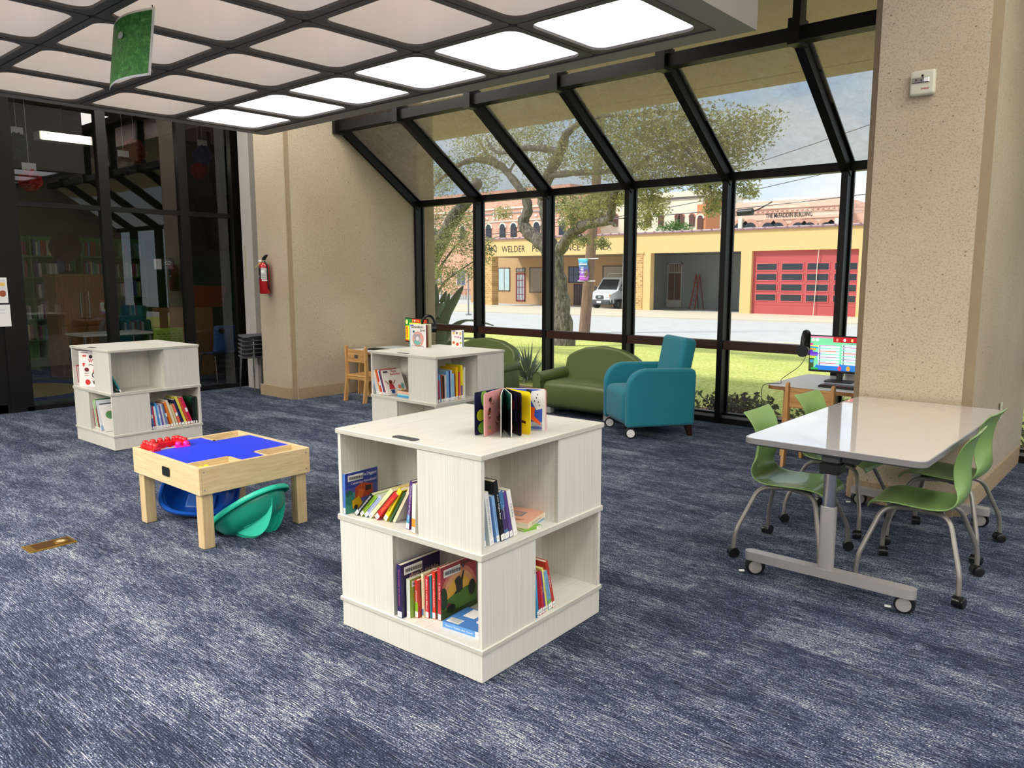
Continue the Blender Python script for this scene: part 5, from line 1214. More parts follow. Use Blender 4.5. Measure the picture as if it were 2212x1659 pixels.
mb = MB(mat((52, 50, 54), .6))
for w_, x0, x1 in (('N', -44.15, -43.55), ('WELDER', -42.98, -40.5), ('PERFORMANCE', -39.75, -35.1), ('ANNEX', -34.5, -32.3)): mb.text(w_, T((x0+x1)/2, -.012, 4.34) @ RX(90), .72, w=x1-x0)
ap(mb, 'sign_lettering', smooth=0, label='dark serif wall lettering')
# carport windows and doors, on the back wall (y = 4.6)
def frame(par, nm, x0, x1, z0, z1, y, fc, gc, nx=0, nz=0, t_=.08):
    mb = MB(mat(fc, .6, var=.04)); mb.box(x0, x1, y-.05, y, z0, z0+t_); mb.box(x0, x1, y-.05, y, z1-t_, z1); mb.box(x0, x0+t_, y-.05, y, z0, z1); mb.box(x1-t_, x1, y-.05, y, z0, z1)
    for i in range(1, nx): xx = x0+(x1-x0)*i/nx; mb.box(xx-.02, xx+.02, y-.045, y, z0, z1)
    for i in range(1, nz): zz = z0+(z1-z0)*i/nz; mb.box(x0, x1, y-.045, y, zz-.02, zz+.02)
    o = mb.obj(nm, par); mb = MB(mat(gc, .2, var=.15)); mb.box(x0+.02, x1-.02, y-.02, y+.01, z0+.02, z1-.02); mb.obj('pane', o); return o
k = (FY+4.6)/FY
def kx(px): return PY(px, 600, FY+4.6).x
def kz(py, px=1100): return PY(px, py, FY+4.6).z+.93
frame(an, 'window', kx(1065), kx(1102), kz(629), kz(578), 4.6, (110, 84, 66), (190, 212, 214), 3)
d_ = frame(an, 'door', kx(1115), kx(1135), kz(650), kz(590), 4.6, (134, 34, 44), (170, 178, 184), 3, 4, .12)
frame(an, 'transom', kx(1115), kx(1135), kz(588), kz(579), 4.6, (110, 84, 66), (150, 158, 160), 3)
frame(an, 'window', kx(1144), kx(1178), kz(631), kz(578), 4.6, (110, 84, 66), (150, 130, 106))
frame(an, 'window', kx(1302), kx(1352), kz(600), kz(576), 4.6, (100, 76, 62), (168, 150, 128))
frame(an, 'window', kx(1228), kx(1262), kz(610), kz(577), 4.6, (60, 56, 66), (70, 88, 118), 3, 2)
frame(an, 'door', kx(1240), kx(1266), kz(654), kz(612), 4.6, (90, 30, 40), (62, 44, 50), 4, 3)
# open service bay
M_BAY = mat((176, 180, 178), .9, var=.12, vs=.8)
mb = MB(M_BAY); mb.box(XB-.15, XB, .5, 6.6, 0, 4.1); mb.box(XB, -16, 6.4, 6.6, 0, 4.1); mb.box(-16.2, -16, .5, 6.5, 0, 4.1); mb.box(XB-.1, -29.6, .5, .6, 0, 4.1); mb.use(mat((130, 132, 136), .9)); mb.box(XB, -16, .5, 6.5, 4.05, 4.1); mb.use(mat((70, 76, 80), .9, var=.2)); mb.box(-24.6, -16.2, 6.2, 6.4, 0, 4.1); ap(mb, 'bay_interior')
bx_ = lambda px: PY(px, 600, FY+6.3).x
bz_ = lambda py: PY(1450, py, FY+6.3).z+.93
dd = frame(an, 'double_door', bx_(1441), bx_(1473), .05, bz_(568), 6.36, (214, 216, 216), (128, 76, 48), 2, 1, .1)
mb = MB(M_TRIMW)
for i in range(9): xx = bx_(1442)+(bx_(1472)-bx_(1442))*i/8; mb.box(xx-.03, xx+.03, 6.28, 6.32, bz_(588), bz_(572))
mb.box(bx_(1441), bx_(1473), 6.28, 6.32, bz_(590), bz_(588)); mb.box(bx_(1441), bx_(1473), 6.27, 6.33, .05, .6); mb.obj('door_panel', dd)
mb = MB(mat((60, 62, 62), .6))
for i in range(9): mb.tube([(XB+.04, .8, 1.9+.16*i), (XB+.04, 1.5+.2*(i % 3), 1.9+.16*i)], .02, 5)
mb.tube([(XB+.04, .8, 1.8), (XB+.04, .8, 4)], .02, 5); ap(mb, 'wall_conduits')
# red overhead door
RD = an
mb = MB(mat((194, 84, 84), .5, var=.06, vs=1.5)); mb.box(-21.62, -15.12, .25, .33, 0, 4.05)
for i in range(1, 6): mb.box(-21.62, -15.12, .235, .25, .655*i-.012, .655*i+.012)
rd = ap(mb, 'overhead_door', label='red overhead garage door with black panes')
for r_ in range(4):
    zc = 3.03-.64*r_
    for c in range(4):
        x0 = (-21.34, -19.71, -18.13, -16.5)[c]
        mb = MB(mat((214, 96, 100), .5)); mb.box(x0-.06, x0+1.34, .215, .25, zc-.25, zc+.25); f_ = mb.obj('pane_frame', rd); mb = MB(M_WIN); mb.box(x0, x0+1.28, .205, .215, zc-.19, zc+.19); mb.obj('pane', f_)
mb = MB(M_TRIMW); mb.tube([(-17.45, .1, 4.05), (-17.5, .1, 3.2), (-17.52, .1, 2), (-17.6, .1, 0)], .025, 5); ap(mb, 'hanging_cord')
ld = thing('ladder', 'red stepladder leaning inside the open bay', 'ladder', (bx_(1515), FY+5.2, -.93))
mb = MB(mat((176, 50, 44), .5))
for x in (-.22, .22): mb.tube([(x-.1, 0, 0), (x*.6+.1, .4, 2.6)], .05, 6)
mb.obj('rails', ld); mb = MB(mat((176, 50, 44), .5))
for i in range(7): mb.box(-.25+.02*i, .22, .06*i, .06*i+.06, .3+.33*i, .34+.33*i)
mb.obj('rungs', ld); mb = MB(mat((120, 40, 36), .5))
for x in (-.22, .22): mb.tube([(x+.35, .5, 0), (x*.6+.1, .4, 2.6)], .035, 6)
mb.obj('back_legs', ld)
# ---------------- buildings behind
def far_building(nm, label, wallm, px0, px1, pyt, y, z0, par=None):
    a = PY(px0, pyt, y); b = PY(px1, pyt, y); o = thing(nm, label, 'building', (a.x, y, -.93)); MB(wallm).box(0, b.x-a.x, 0, 10, 0, max(a.z, b.z)+.93).obj('wall', o); return o, a, b
def arch_win(o, x, z, w_, h_, y=-.05, hood=M_TRIMW, dark=M_WIN, hoodw=.18):
    mb = MB(hood); mb.prism([(x-w_/2-hoodw, z+h_*.75)]+[(x+(w_/2+hoodw)*math.cos(R(a)), z+h_*.75+(w_/2+hoodw)*math.sin(R(a))) for a in range(180, -1, -20)]+[(x+w_/2, z+h_*.75)]+[(x-w_/2, z+h_*.75)][:0]+[(x+w_/2+hoodw, z+h_*.72), (x-w_/2-hoodw, z+h_*.72)], -y*0, .1, M=T(0, y+.05, 0) @ RX(90))
    f_ = mb.obj('window', o); mb = MB(dark); mb.prism([(x-w_/2, z), (x+w_/2, z)]+[(x+w_/2*math.cos(R(a)), z+h_*.75+w_/2*math.sin(R(a))) for a in range(0, 181, 20)], 0, .14, M=T(0, y+.05, 0) @ RX(90)); mb.obj('pane', f_)
yb = 72
o, a, b = far_building('brick_building', 'tall orange brick building with arched windows behind the annex', M_BRR, 905, 1232, 428, yb, 0)
def lx(px, py=480): return PY(px, py, yb).x-a.x
def lz(py, px=1090): return PY(px, py, yb).z+.93
for px in (1056, 1086, 1110, 1136, 1160, 1190, 1215, 1000, 970, 940): arch_win(o, lx(px), lz(513), .85, lz(484)-lz(513))
mb = MB(M_TRIMW); mb.box(0, b.x-a.x, -.12, 0, lz(479), lz(477)); mb.box(0, b.x-a.x, -.15, 0, lz(452), lz(449))
for px in (1066, 1074, 1128, 1136, 1190, 1198): mb.box(lx(px), lx(px)+.18, -.14, 0, lz(474), lz(455))
for i in range(30): mb.box(.5+i*1.3, .9+i*1.3, -.1, 0, lz(472), lz(468))
mb.use(mat((150, 150, 150), .8)); mb.box(0, b.x-a.x, -.1, 0, lz(462), lz(460)); mb.obj('cornice', o)
for i in range(5): frame(o, 'window', 2+i*5, 3.6+i*5, 1.2, 3.2, 0, (220, 214, 206), (90, 96, 110), 2, 2)
yb = 78
o, a, b = far_building('cream_building', 'cream two-storey building with narrow arched windows behind the annex', mat((238, 226, 200), .9, var=.04), 1235, 1518, 432, yb, 0)
M_WB = mat((96, 60, 52), .6)
for px in (1300, 1330, 1401, 1428, 1464, 1472, 1495): arch_win(o, lx(px), lz(489, px), .62, lz(462, px)-lz(489, px), hood=mat((196, 130, 110), .8), dark=M_WB, hoodw=.1)
mb = MB(mat((96, 92, 86), .8)); mb.box(-.3, b.x-a.x, -.15, .5, lz(435, 1400), lz(431, 1400)); mb.obj('roof_edge', o)
tw = MB(mat((214, 140, 92), .9, var=.06)); tw.box(lx(1508), lx(1527), -.3, 3, 0, lz(442, 1515)); tw.box(lx(1475), lx(1527), .6, 4, lz(450, 1500), lz(432, 1500)); tw.box(lx(1474), lx(1529), .4, 4.2, lz(432, 1500), lz(429, 1500)); tw.obj('brick_tower', o)
arch_win(o, lx(1516), lz(495, 1516), .6, lz(464, 1516)-lz(495, 1516), y=-.35, dark=M_WB)
yb = 66
M_PEACH = mat((236, 200, 176), .9, var=.04); M_PCH2 = mat((212, 160, 136), .9, var=.04)
o, a, b = far_building('peach_building', 'peach brick building with a lettered parapet behind the red overhead door', M_PEACH, 1578, 1814, 440, yb, 0)
for py0, py1, e in ((450, 449, .10), (459, 457.5, .08), (474, 473, .08), (484, 483, .06)):
    MB(M_PCH2).box(-.1, b.x-a.x+.1, -e, 0, lz(py0, 1700), lz(py1, 1700)).obj('cornice', o)
mb = MB(mat((60, 52, 52), .7)); mb.text('THE McFADDIN BUILDING', T(lx(1703), -.03, lz(469, 1703)) @ RX(90), .52, w=lx(1752)-lx(1652), bold=.01); mb.obj('sign_lettering', o, smooth=0)
for px in (1600, 1622, 1660, 1682, 1725, 1750, 1786, 1806):
    arch_win(o, lx(px), lz(512, px), 1.1, lz(489, px)-lz(512, px), hood=M_PCH2, hoodw=.3)
mb = MB(M_PCH2)
for i in range(34): mb.box(.3+i*.43, .5+i*.43, -.08, 0, lz(455, 1700), lz(453, 1700))
mb.obj('dentils', o)
for px in (1598, 1806): MB(M_TRIMW).box(lx(px), lx(px)+.35, -.35, 0, lz(520, px), lz(472, px)).obj('pilaster', o)
MB(mat((236, 186, 160), .9)).box(b.x-a.x, b.x-a.x+14, 2, 10, 0, lz(458, 1830)).obj('side_wing', o)
# ---------------- rooftop bush
def leafm(c1, c2):
    m, t = nt('leaves'); L = t.links.new
    out = N(t, 'ShaderNodeOutputMaterial'); b = N(t, 'ShaderNodeBsdfPrincipled', Roughness=.6); ob_ = N(t, 'ShaderNodeTexCoord')
    n = N(t, 'ShaderNodeTexNoise', Scale=3.5, Detail=4); L(ob_.outputs['Object'], n.inputs['Vector']); r_ = ramp(t, [(.35, lin(c1)), (.62, lin(c2))]); L(n.outputs[0], r_.inputs[0]); L(r_.outputs[0], b.inputs['Base Color'])
    tr = N(t, 'ShaderNodeBsdfTranslucent'); L(r_.outputs[0], tr.inputs[0]); mx = N(t, 'ShaderNodeMixShader'); mx.inputs[0].default_value = .35; L(b.outputs[0], mx.inputs[1]); L(tr.outputs[0], mx.inputs[2]); L(mx.outputs[0], out.inputs[0]); return m
rng = random.Random(11)
def leaves(mb, c, r, n, s, sc=(1, 1, .8)):
    for _ in range(n):
        while True:
            d = Vector((rng.uniform(-1, 1), rng.uniform(-1, 1), rng.uniform(-1, 1)))
            if d.length < 1: break
        d = d*(.55+.45*rng.random()) if rng.random() < .5 else d
        p = Vector(c)+Vector((d.x*sc[0], d.y*sc[1], d.z*sc[2]))*r
        a = Vector((rng.uniform(-1, 1), rng.uniform(-1, 1), rng.uniform(-.8, .5))).normalized(); b = a.orthogonal().normalized(); b = (b*math.cos(rng.uniform(0, 6))+a.cross(b)*math.sin(rng.uniform(0, 6))).normalized()
        k = s*rng.uniform(.7, 1.3)
        mb.quad(tuple(p-a*k), tuple(p+b*k*.36-a*k*.1), tuple(p+a*k), tuple(p-b*k*.36-a*k*.1))
bp_ = PY(1457, 493, 60); mb = MB(leafm((40, 90, 40), (110, 150, 70))); leaves(mb, (0, 0, 0), 1.6, 700, .14, (1.15, .6, .45)); mb.obj('rooftop_bush', loc=tuple(bp_), label='round green bush showing above the annex parapet', cat='bush')
# ---------------- oaks
def bark_mat():
    m, t = nt('oak_bark'); L = t.links.new
    out = N(t, 'ShaderNodeOutputMaterial'); b = N(t, 'ShaderNodeBsdfPrincipled', Roughness=.95); L(b.outputs[0], out.inputs[0]); tc = N(t, 'ShaderNodeTexCoord').outputs['Object']
    n = N(t, 'ShaderNodeTexNoise', Scale=1, Detail=5, Roughness=.7, Distortion=.5); L(vecscale(t, tc, (14, 14, 5)), n.inputs['Vector'])
    r_ = ramp(t, [(.35, lin((62, 56, 50))), (.5, lin((112, 104, 94))), (.65, lin((152, 143, 128)))]); L(n.outputs[0], r_.inputs[0]); L(r_.outputs[0], b.inputs['Base Color'])
    bp = N(t, 'ShaderNodeBump', Strength=1, Distance=.05); L(n.outputs[0], bp.inputs['Height']); L(bp.outputs[0], b.inputs['Normal']); return m
M_BARK = bark_mat(); M_LEAF = leafm((112, 118, 72), (204, 198, 134)); M_LEAF2 = leafm((96, 104, 66), (186, 184, 124))
def limb(mb, pts, r, seg=10):
    P = cat([(*p, rr) for p, rr in zip([tuple(p) for p in pts], r)], 4)
    mb.tube([(p[0], p[1], p[2]) for p in P], [max(.006, p[3])*(1+.12*math.sin(i*2.1)) for i, p in enumerate(P)], seg)
TY = 19.47
def tp(px, py, dy=0): return PY(px, py, TY+dy)
tr_ = thing('oak_tree', 'big live oak with forked trunk on the lawn beside the banner pole', 'tree', (-14.92, TY, -.62)); O = Vector((-14.92, TY, -.62))
def rel(l): return [p-O for p in l]
mb = MB(M_BARK)
limb(mb, rel([tp(1219, 762), tp(1218, 735), tp(1214, 680), tp(1207, 620), tp(1196, 560), tp(1182, 520)]), (.42, .34, .29, .27, .28, .27), 16)
limb(mb, rel([tp(1190, 545), tp(1165, 520), tp(1140, 500), tp(1130, 480), tp(1140, 455), tp(1136, 430), tp(1118, 400), tp(1085, 360, .5)]), (.26, .24, .21, .18, .16, .15, .13, .11))
limb(mb, rel([tp(1186, 540), tp(1182, 490), tp(1176, 450), tp(1172, 425), tp(1185, 380, -.5), tp(1210, 330, -1), tp(1222, 290, -1.5)]), (.25, .19, .17, .17, .17, .15, .12))
limb(mb, rel([tp(1196, 560), tp(1215, 532), tp(1240, 500, -.4), tp(1275, 482, -.9), tp(1312, 476, -1.2), tp(1322, 455, -1.3), tp(1325, 425, -1.6), tp(1345, 385, -2)]), (.2, .19, .17, .15, .13, .11, .09, .07))
tk = mb.obj('trunk', tr_, smooth=70)
mb = MB(M_BARK)
BRS = [([(1085, 360, .5), (1040, 345, .5), (1000, 352, 0), (960, 380, -.5), (930, 410, -.8)], .13), ([(1118, 400, 0), (1100, 375, .8), (1120, 340, 1.5)], .10), ([(1085, 360, .5), (1050, 330, 1), (1035, 300, 1.5)], .09), ([(1210, 330, -1), (1170, 320, -1), (1120, 322, -1), (1075, 330, -.8), (1050, 300, -.6)], .12),
       ([(1222, 290, -1.5), (1260, 262, -2), (1310, 250, -2.4), (1360, 250, -2.6)], .10), ([(1185, 380, -.5), (1225, 375, -1), (1280, 372, -1.6), (1340, 368, -2), (1400, 360, -2.2), (1450, 352, -2.2)], .11), ([(1345, 385, -2), (1390, 392, -2.2), (1420, 404, -2.2)], .05), ([(1345, 385, -2), (1400, 340, -2.3), (1470, 310, -2.5), (1540, 300, -2.6), (1600, 285, -2.6)], .07),
       ([(1450, 352, -2.2), (1510, 362, -2.2), (1560, 385, -2), (1600, 400, -2)], .05), ([(1470, 310, -2.5), (1500, 345, -2.4), (1530, 400, -2.3), (1545, 440, -2.2)], .035), ([(1360, 250, -2.6), (1430, 240, -2.8), (1500, 250, -2.8), (1560, 270, -2.8)], .05), ([(1312, 476, -1.2), (1332, 488, -1.3)], .1)]
for pts, r0 in BRS:
    P = rel([tp(*p) for p in pts]); limb(mb, P, [r0*(1-.75*i/(len(P)-1)) for i in range(len(P))], 8)
mb.obj('branches', tr_, smooth=70)
mb = MB(M_LEAF)
CL = [(1250, 455, -.6, .55, 520), (1215, 440, -.4, .5, 380), (1285, 440, -1, .6, 520), (1315, 430, -1.2, .5, 420), (1255, 520, -.5, .32, 200), (1300, 525, -.9, .25, 120), (1345, 420, -1.4, .45, 300), (1235, 480, -.6, .4, 240), (1290, 475, -1, .3, 140), (1085, 460, .2, .35, 160),
      (1395, 420, -2, .62, 520), (1410, 450, -2.1, .45, 320), (1385, 395, -2, .5, 360), (1390, 480, -2, .32, 150), (1530, 400, -2.2, .42, 260), (1545, 430, -2.2, .34, 170), (1540, 455, -2.2, .24, 90), (1520, 385, -2.3, .4, 220), (1605, 400, -2, .36, 170), (1620, 418, -2, .24, 80), (1440, 392, -2.2, .3, 130),
      (1400, 330, -2.5, 1.1, 900), (1470, 300, -2.6, 1.1, 950), (1540, 290, -2.6, 1.0, 800), (1600, 290, -2.6, .8, 480), (1440, 260, -2.8, .9, 700), (1340, 300, -2, 1.0, 800), (1300, 250, -2.2, .9, 650), (1520, 345, -2.3, .9, 650), (1580, 340, -2.2, .7, 400), (1390, 270, -2.6, .9, 600), (1240, 330, -1.4, .8, 480), (1180, 350, -.6, .8, 420), (1130, 300, .2, .9, 500), (1080, 330, .4, 1.0, 560), (1030, 330, .6, .9, 480), (970, 370, 0, .9, 520), (930, 400, -.6, .9, 520), (1040, 390, .6, .7, 320), (1290, 350, -1.8, .8, 480), (1470, 370, -2.3, .7, 380), (1640, 270, -2.6, .6, 220), (1100, 260, 1, 1.0, 480), (1180, 280, 0, .9, 420), (1010, 280, 1, 1, 480), (1360, 360, -2, .7, 380), (1150, 400, .3, .5, 140)]
for px, py, dy, r_, n_ in CL: leaves(mb, tp(px, py, dy)-O, r_, int(n_*2.4), .046, (1.15, 1, .75))
mb.obj('foliage', tr_, smooth=0)
t2 = thing('oak_tree', 'leaning oak on the far left of the lawn behind the agave', 'tree', (-16.6, 16.5, -.5)); O2 = Vector((-16.6, 16.5, -.5))
def t2p(px, py, dy=0): return PY(px, py, 15.2+dy)-O2
mb = MB(M_BARK); limb(mb, [Vector((0, 0, -.1)), t2p(900, 640, .6), t2p(935, 560, .2), t2p(975, 480), t2p(1010, 430), t2p(1035, 390)], (.3, .26, .22, .19, .16, .12), 12); mb.obj('trunk', t2, smooth=70)
mb = MB(M_BARK)
for pts in ([(925, 640, 0), (950, 580, -.3), (985, 530, -.5), (1010, 500, -.5)], [(930, 660, 0), (960, 610, -.4), (1000, 580, -.6), (1030, 560, -.6)], [(935, 560, 0), (925, 500, .3), (930, 455, .5)], [(950, 600, -.2), (940, 560, -.4), (960, 520, -.5)]): limb(mb, [t2p(*p) for p in pts], [.045, .035, .022, .012], 6)
mb.obj('branches', t2, smooth=70)
mb = MB(M_LEAF2)
for px, py, dy, r_, n_ in [(935, 470, .3, .5, 420), (925, 520, 0, .5, 420), (950, 540, -.4, .5, 420), (985, 510, -.5, .5, 420), (1010, 530, -.6, .45, 340), (1020, 480, -.3, .4, 260), (960, 590, -.5, .45, 330), (1005, 585, -.6, .38, 220), (1045, 555, -.6, .32, 170), (1050, 530, -.6, .28, 140), (940, 620, -.3, .3, 130), (990, 460, 0, .4, 240), (975, 620, -.6, .3, 110)]: leaves(mb, t2p(px, py, dy), r_, int(n_*2.2), .036, (1.1, 1, .85))
mb.obj('foliage', t2, smooth=0)
# ---------------- pole, banner, wires
pb = PZ(1262, 716, -.86); o = thing('utility_pole', 'weathered wooden utility pole at the curb', 'utility pole', tuple(pb))
q = PY(1293, 330, pb.y)-pb; M_WOODP = grain_mat((150, 120, 96), (110, 84, 68), (14, 14, 2), .9, (.3, .7), 'pole_wood')
MB(M_WOODP).cyl((0, 0, -.1), tuple(q*1.3), .25, .17, seg=16).obj('wooden_shaft', o, smooth=50)
mb = MB(M_CHROME); mb.tube([tuple(PY(1272+i*0, 470, pb.y-.3)-pb+Vector((i*.05-.5, 0, .25*math.sin(i)))) for i in range(4)], .02, 5); mb.obj('hardware', o)
b0 = PY(1251, 560, pb.y-.25); b1 = PY(1271, 560, pb.y-.25); b2 = PY(1251, 606, pb.y-.25)
o = thing('pole_banner', 'blue to purple street banner clamped on the utility pole', 'banner', tuple(b0)); w_, h_ = b1.x-b0.x, b0.z-b2.z
m, t_ = nt('banner_print'); L = t_.links.new
out = N(t_, 'ShaderNodeOutputMaterial'); b = N(t_, 'ShaderNodeBsdfPrincipled', Roughness=.6); L(b.outputs[0], out.inputs[0]); g_ = N(t_, 'ShaderNodeTexCoord'); sp = N(t_, 'ShaderNodeSeparateXYZ'); L(g_.outputs['Generated'], sp.inputs[0])
r_ = ramp(t_, [(0, lin((200, 90, 210))), (.45, lin((120, 80, 190))), (.8, lin((90, 170, 220))), (1, lin((60, 190, 220)))]); L(sp.outputs[2], r_.inputs[0]); L(r_.outputs[0], b.inputs['Base Color'])
MB(m).grid(4, 10, lambda u, v: (u*w_, .05*math.sin(v*5), -h_*(1-v))).obj('banner_cloth', o, smooth=80, mods=subsurf(0, .006))
mb = MB(M_WHITE)
for a_, b_, za, zb in ((.1, .95, .21, .27), (.2, .5, .15, .18), (.3, .6, .36, .39), (.3, .58, .44, .50), (.35, .6, .54, .56), (.1, .3, .58, .61), (.36, .85, .59, .62), (.3, .6, .64, .66), (.15, .85, .79, .81)): mb.box(w_*a_, w_*b_, -.075, -.07, -zb*h_, -za*h_)
mb.box(0, 0.001, -.07, -.069, -.01, 0); mb.obj('banner_lettering', o, smooth=0)
mb = MB(M_WHITE); mb.cyl((-.05, 0, .02), (w_+.45, .1, .02), .02, seg=8); mb.cyl((-.05, 0, -h_-.02), (w_+.3, .1, -h_-.02), .02, seg=8); mb.obj('brackets', o)
def wire(p, q, y, sag, label, r_=.018):
    a = PY(*p, y); b = PY(*q, y); mb = MB(M_BLACK); mb.tube([tuple(a.lerp(b, i/16)-Vector((0, 0, sag*4*(i/16)*(1-i/16)))) for i in range(17)], r_, 5)
    mb.obj('overhead_wire', label=label, cat='cable', group='overhead wires along the street')
wire((1240, 478), (1960, 408), 29, .12, 'overhead wire carrying a black splice case', .02); wire((1040, 508), (1960, 330), 33, .4, 'thin upper overhead wire crossing the sky'); wire((1040, 520), (1900, 262), 36, .3, 'highest overhead wire near the eaves')
c0 = PY(1594, 460, 29); c1 = PY(1626, 457, 29); o = thing('splice_case', 'black cylindrical splice case hung on the overhead wire', 'cable box', tuple(c0)); dd_ = c1-c0
MB(M_BLACK).cyl((0, 0, 0), tuple(dd_), .13, seg=14).obj('case_body', o); MB(M_BLACK).tube([tuple(dd_), tuple(dd_+Vector((.3, 0, .1))), tuple(dd_+Vector((.75, 0, .32)))], .025, 6).obj('lead', o)
# ---------------- white van in the carport
vn = thing('van', 'white passenger van parked in the carport of the annex', 'van', (-34.75, 48.55, -.93))
M_VW = mat((236, 238, 242), .25, var=.02, coat=.5); M_DG = mat((70, 72, 78), .5); vw = 2.05
def taper(vs): return [((x-vw/2)*(1-.13*max(0, (z-1.15)/1.3))*(1-.12*max(0, 1-y/.5))+vw/2, y, z) for x, y, z in vs]
def vprism(m, prof, x0, x1, nx=1):
    mb = MB(m); n = len(prof); vs = []; fs = []
    for i in range(nx+1): x = x0+(x1-x0)*i/nx; vs += taper([(x, y, z) for y, z in prof])
    for i in range(nx): fs += [(i*n+j, i*n+(j+1) % n, (i+1)*n+(j+1) % n, (i+1)*n+j)[::-1] for j in range(n)]
    fs += [tuple(range(n)), tuple(range(nx*n, nx*n+n))[::-1]]
    return mb.add(vs, fs)
prof = [(.0, .62), (-.02, .95), (.06, 1.12), (.75, 1.34), (.95, 1.42), (1.55, 2.22), (1.75, 2.36), (2.3, 2.46), (5.2, 2.46), (5.45, 2.3), (5.5, .45), (4.7, .42), (.1, .42)]
vprism(M_VW, prof, 0, vw).obj('body', vn, mods=bevel(.06, 3), smooth=40)
vprism(M_DG, [(-.06, .32), (-.09, .5), (-.05, .70), (.3, .70), (.35, .32)], .02, vw-.02).obj('front_bumper', vn, mods=bevel(.04, 2))
MB(M_WIN).quad(*taper([(.14, .93, 1.44), (vw-.14, .93, 1.44), (vw-.2, 1.50, 2.20), (.2, 1.50, 2.20)])).obj('windshield', vn, smooth=0)
mb = MB(M_DG); mb.prism(rrect(-.36, .36, -.14, .14, .1, 4), 0, .03, M=T(vw/2, -.02, .88) @ RX(90)); mb.use(hx('c8d0d8')); mb.prism(ell(0, 0, .13, .05), 0, .036, M=T(vw/2, -.02, .9) @ RX(90)); mb.use(hx('2c3c60')); mb.text('Ford', T(vw/2, -.057, .885) @ RX(90), .05); mb.obj('grille', vn)
for s in (0, 1):
    x0 = .1 if s == 0 else vw-.5
    MB(mat((222, 226, 230), .15)).prism([(x0, .9), (x0+.4, .88), (x0+.4+(.05 if s else 0), 1.06), (x0-(.0 if s else .05), 1.1)], 0, .03, M=T(0, -.02, 0) @ RX(90)).obj('headlight', vn)
    MB(mat((230, 90, 50), .3)).box((x0-.02 if s == 0 else x0+.36), (x0+.06 if s == 0 else x0+.44), -.055, -.05, .93, 1.1).obj('turn_signal', vn)
    MB(M_DG).rbox((-.16 if s == 0 else vw+.16), 1.1, 1.5, .2, .1, .32, .04, 2).box((-.1 if s == 0 else vw-.05), (.05 if s == 0 else vw+.1), 1.08, 1.12, 1.42, 1.5).obj('mirror', vn)
    for yy in (.95, 4.5):
        mb = MB(M_BLACK); X0 = (-.01, .22) if s == 0 else (vw+.01, vw-.22); mb.cyl((X0[0], yy, .36), (X0[1], yy, .36), .36, seg=24); mb.use(M_CHROME); mb.cyl((X0[0]+(.01 if s else -.01), yy, .36), (X0[0], yy, .36), .2, seg=16); mb.obj('wheel', vn)
    xs = vw-.0 if s else 0
    MB(M_DG).add(taper([(xs+(.012 if s else -.012), y, z) for y, z in ((.45, .72), (5.4, .72), (5.4, .45), (.45, .45))]), [(0, 1, 2, 3) if not s else (3, 2, 1, 0)]).obj('side_cladding', vn, smooth=0)
    MB(M_WIN).add(taper([(xs+(.012 if s else -.012), y, z) for y, z in ((1.15, 1.42), (2.1, 1.42), (2.1, 2.1), (1.66, 2.1))]), [(0, 1, 2, 3) if not s else (3, 2, 1, 0)]).obj('side_window', vn, smooth=0)
MB(M_WHITE).box(.82, 1.22, -.11, -.09, .45, .6).obj('licence_plate', vn)
mb = MB(M_DG); mb.box(.7, 1.3, -.1, -.085, .35, .42); mb.obj('lower_grille', vn)
mb = MB(mat((216, 210, 200), .5)); mb.box(.3, 1.8, 2.1, 2.14, 2.62, 2.66); mb.box(.3, 1.8, 4.2, 4.24, 2.62, 2.66)
for x in (.3, 1.76): mb.box(x, x+.04, 2.1, 4.3, 2.62, 2.66); mb.box(x, x+.04, 2.1, 2.14, 2.42, 2.62); mb.box(x, x+.04, 4.2, 4.24, 2.42, 2.62)
mb.obj('roof_rack', vn)
# ---------------- agave, sotol and bed plants
M_AG = mat((122, 142, 112), .5, var=.15, vs=2); M_AG2 = mat((140, 156, 138), .5, var=.12, vs=2)
ag = thing('agave', 'huge grey-green agave just outside the left end of the window', 'plant', (-9.62, 9.05, -.14)); AO = Vector((-9.62, 9.05, -.14))
def agave_leaf(pts, w0, m=M_AG):
    P = cat([tuple(p) for p in pts], 5); n = len(P)-1; mb = MB(m)
    def fn(u, v):
        i = round(u*n); p = Vector(P[i]); q = Vector(P[min(i+1, n)])-Vector(P[max(i-1, 0)]); q.normalize(); side = q.cross(Vector((0, 0, 1))); side = side.normalized() if side.length > .15 else Vector((.75, .66, 0)); vw_ = Vector((.75, .66, 0)); side = (side*.3+vw_*(1 if side.dot(vw_) >= 0 else -1)).normalized()
        nn = side.cross(q); k = w0*(.55+.9*u)*(1-u**2.2) if u < 1 else .0; k = w0*max(.004, (.6+1.0*u-1.6*u**2.6))
        s = v*2-1; return tuple(p+side*s*k+nn*(abs(s)**1.5)*k*.35)
    mb.grid(n, 6, fn); mb.obj('leaf', ag, smooth=80, mods=subsurf(0, .018))
def A_(px, py, dy=0): return PY(px, py, 9.05+dy)-AO
c = Vector((0, 0, .1))
for tip, mid, w_ in (((926, 600, .1), (922, 680, 0), .075), ((942, 612, -.1), (938, 690, 0), .07), ((964, 628, .1), (945, 690, 0), .085), ((971, 632, .3), (955, 700, .1), .07), ((1001, 616, -.2), (958, 700, -.1), .10), ((905, 620, 0), (915, 700, 0), .08), ((880, 660, -.2), (905, 720, 0), .08)):
    agave_leaf([c, A_(*mid), (A_(*mid)+A_(*tip))/2+Vector((.02, 0, .06)), A_(*tip)], w_, M_AG)
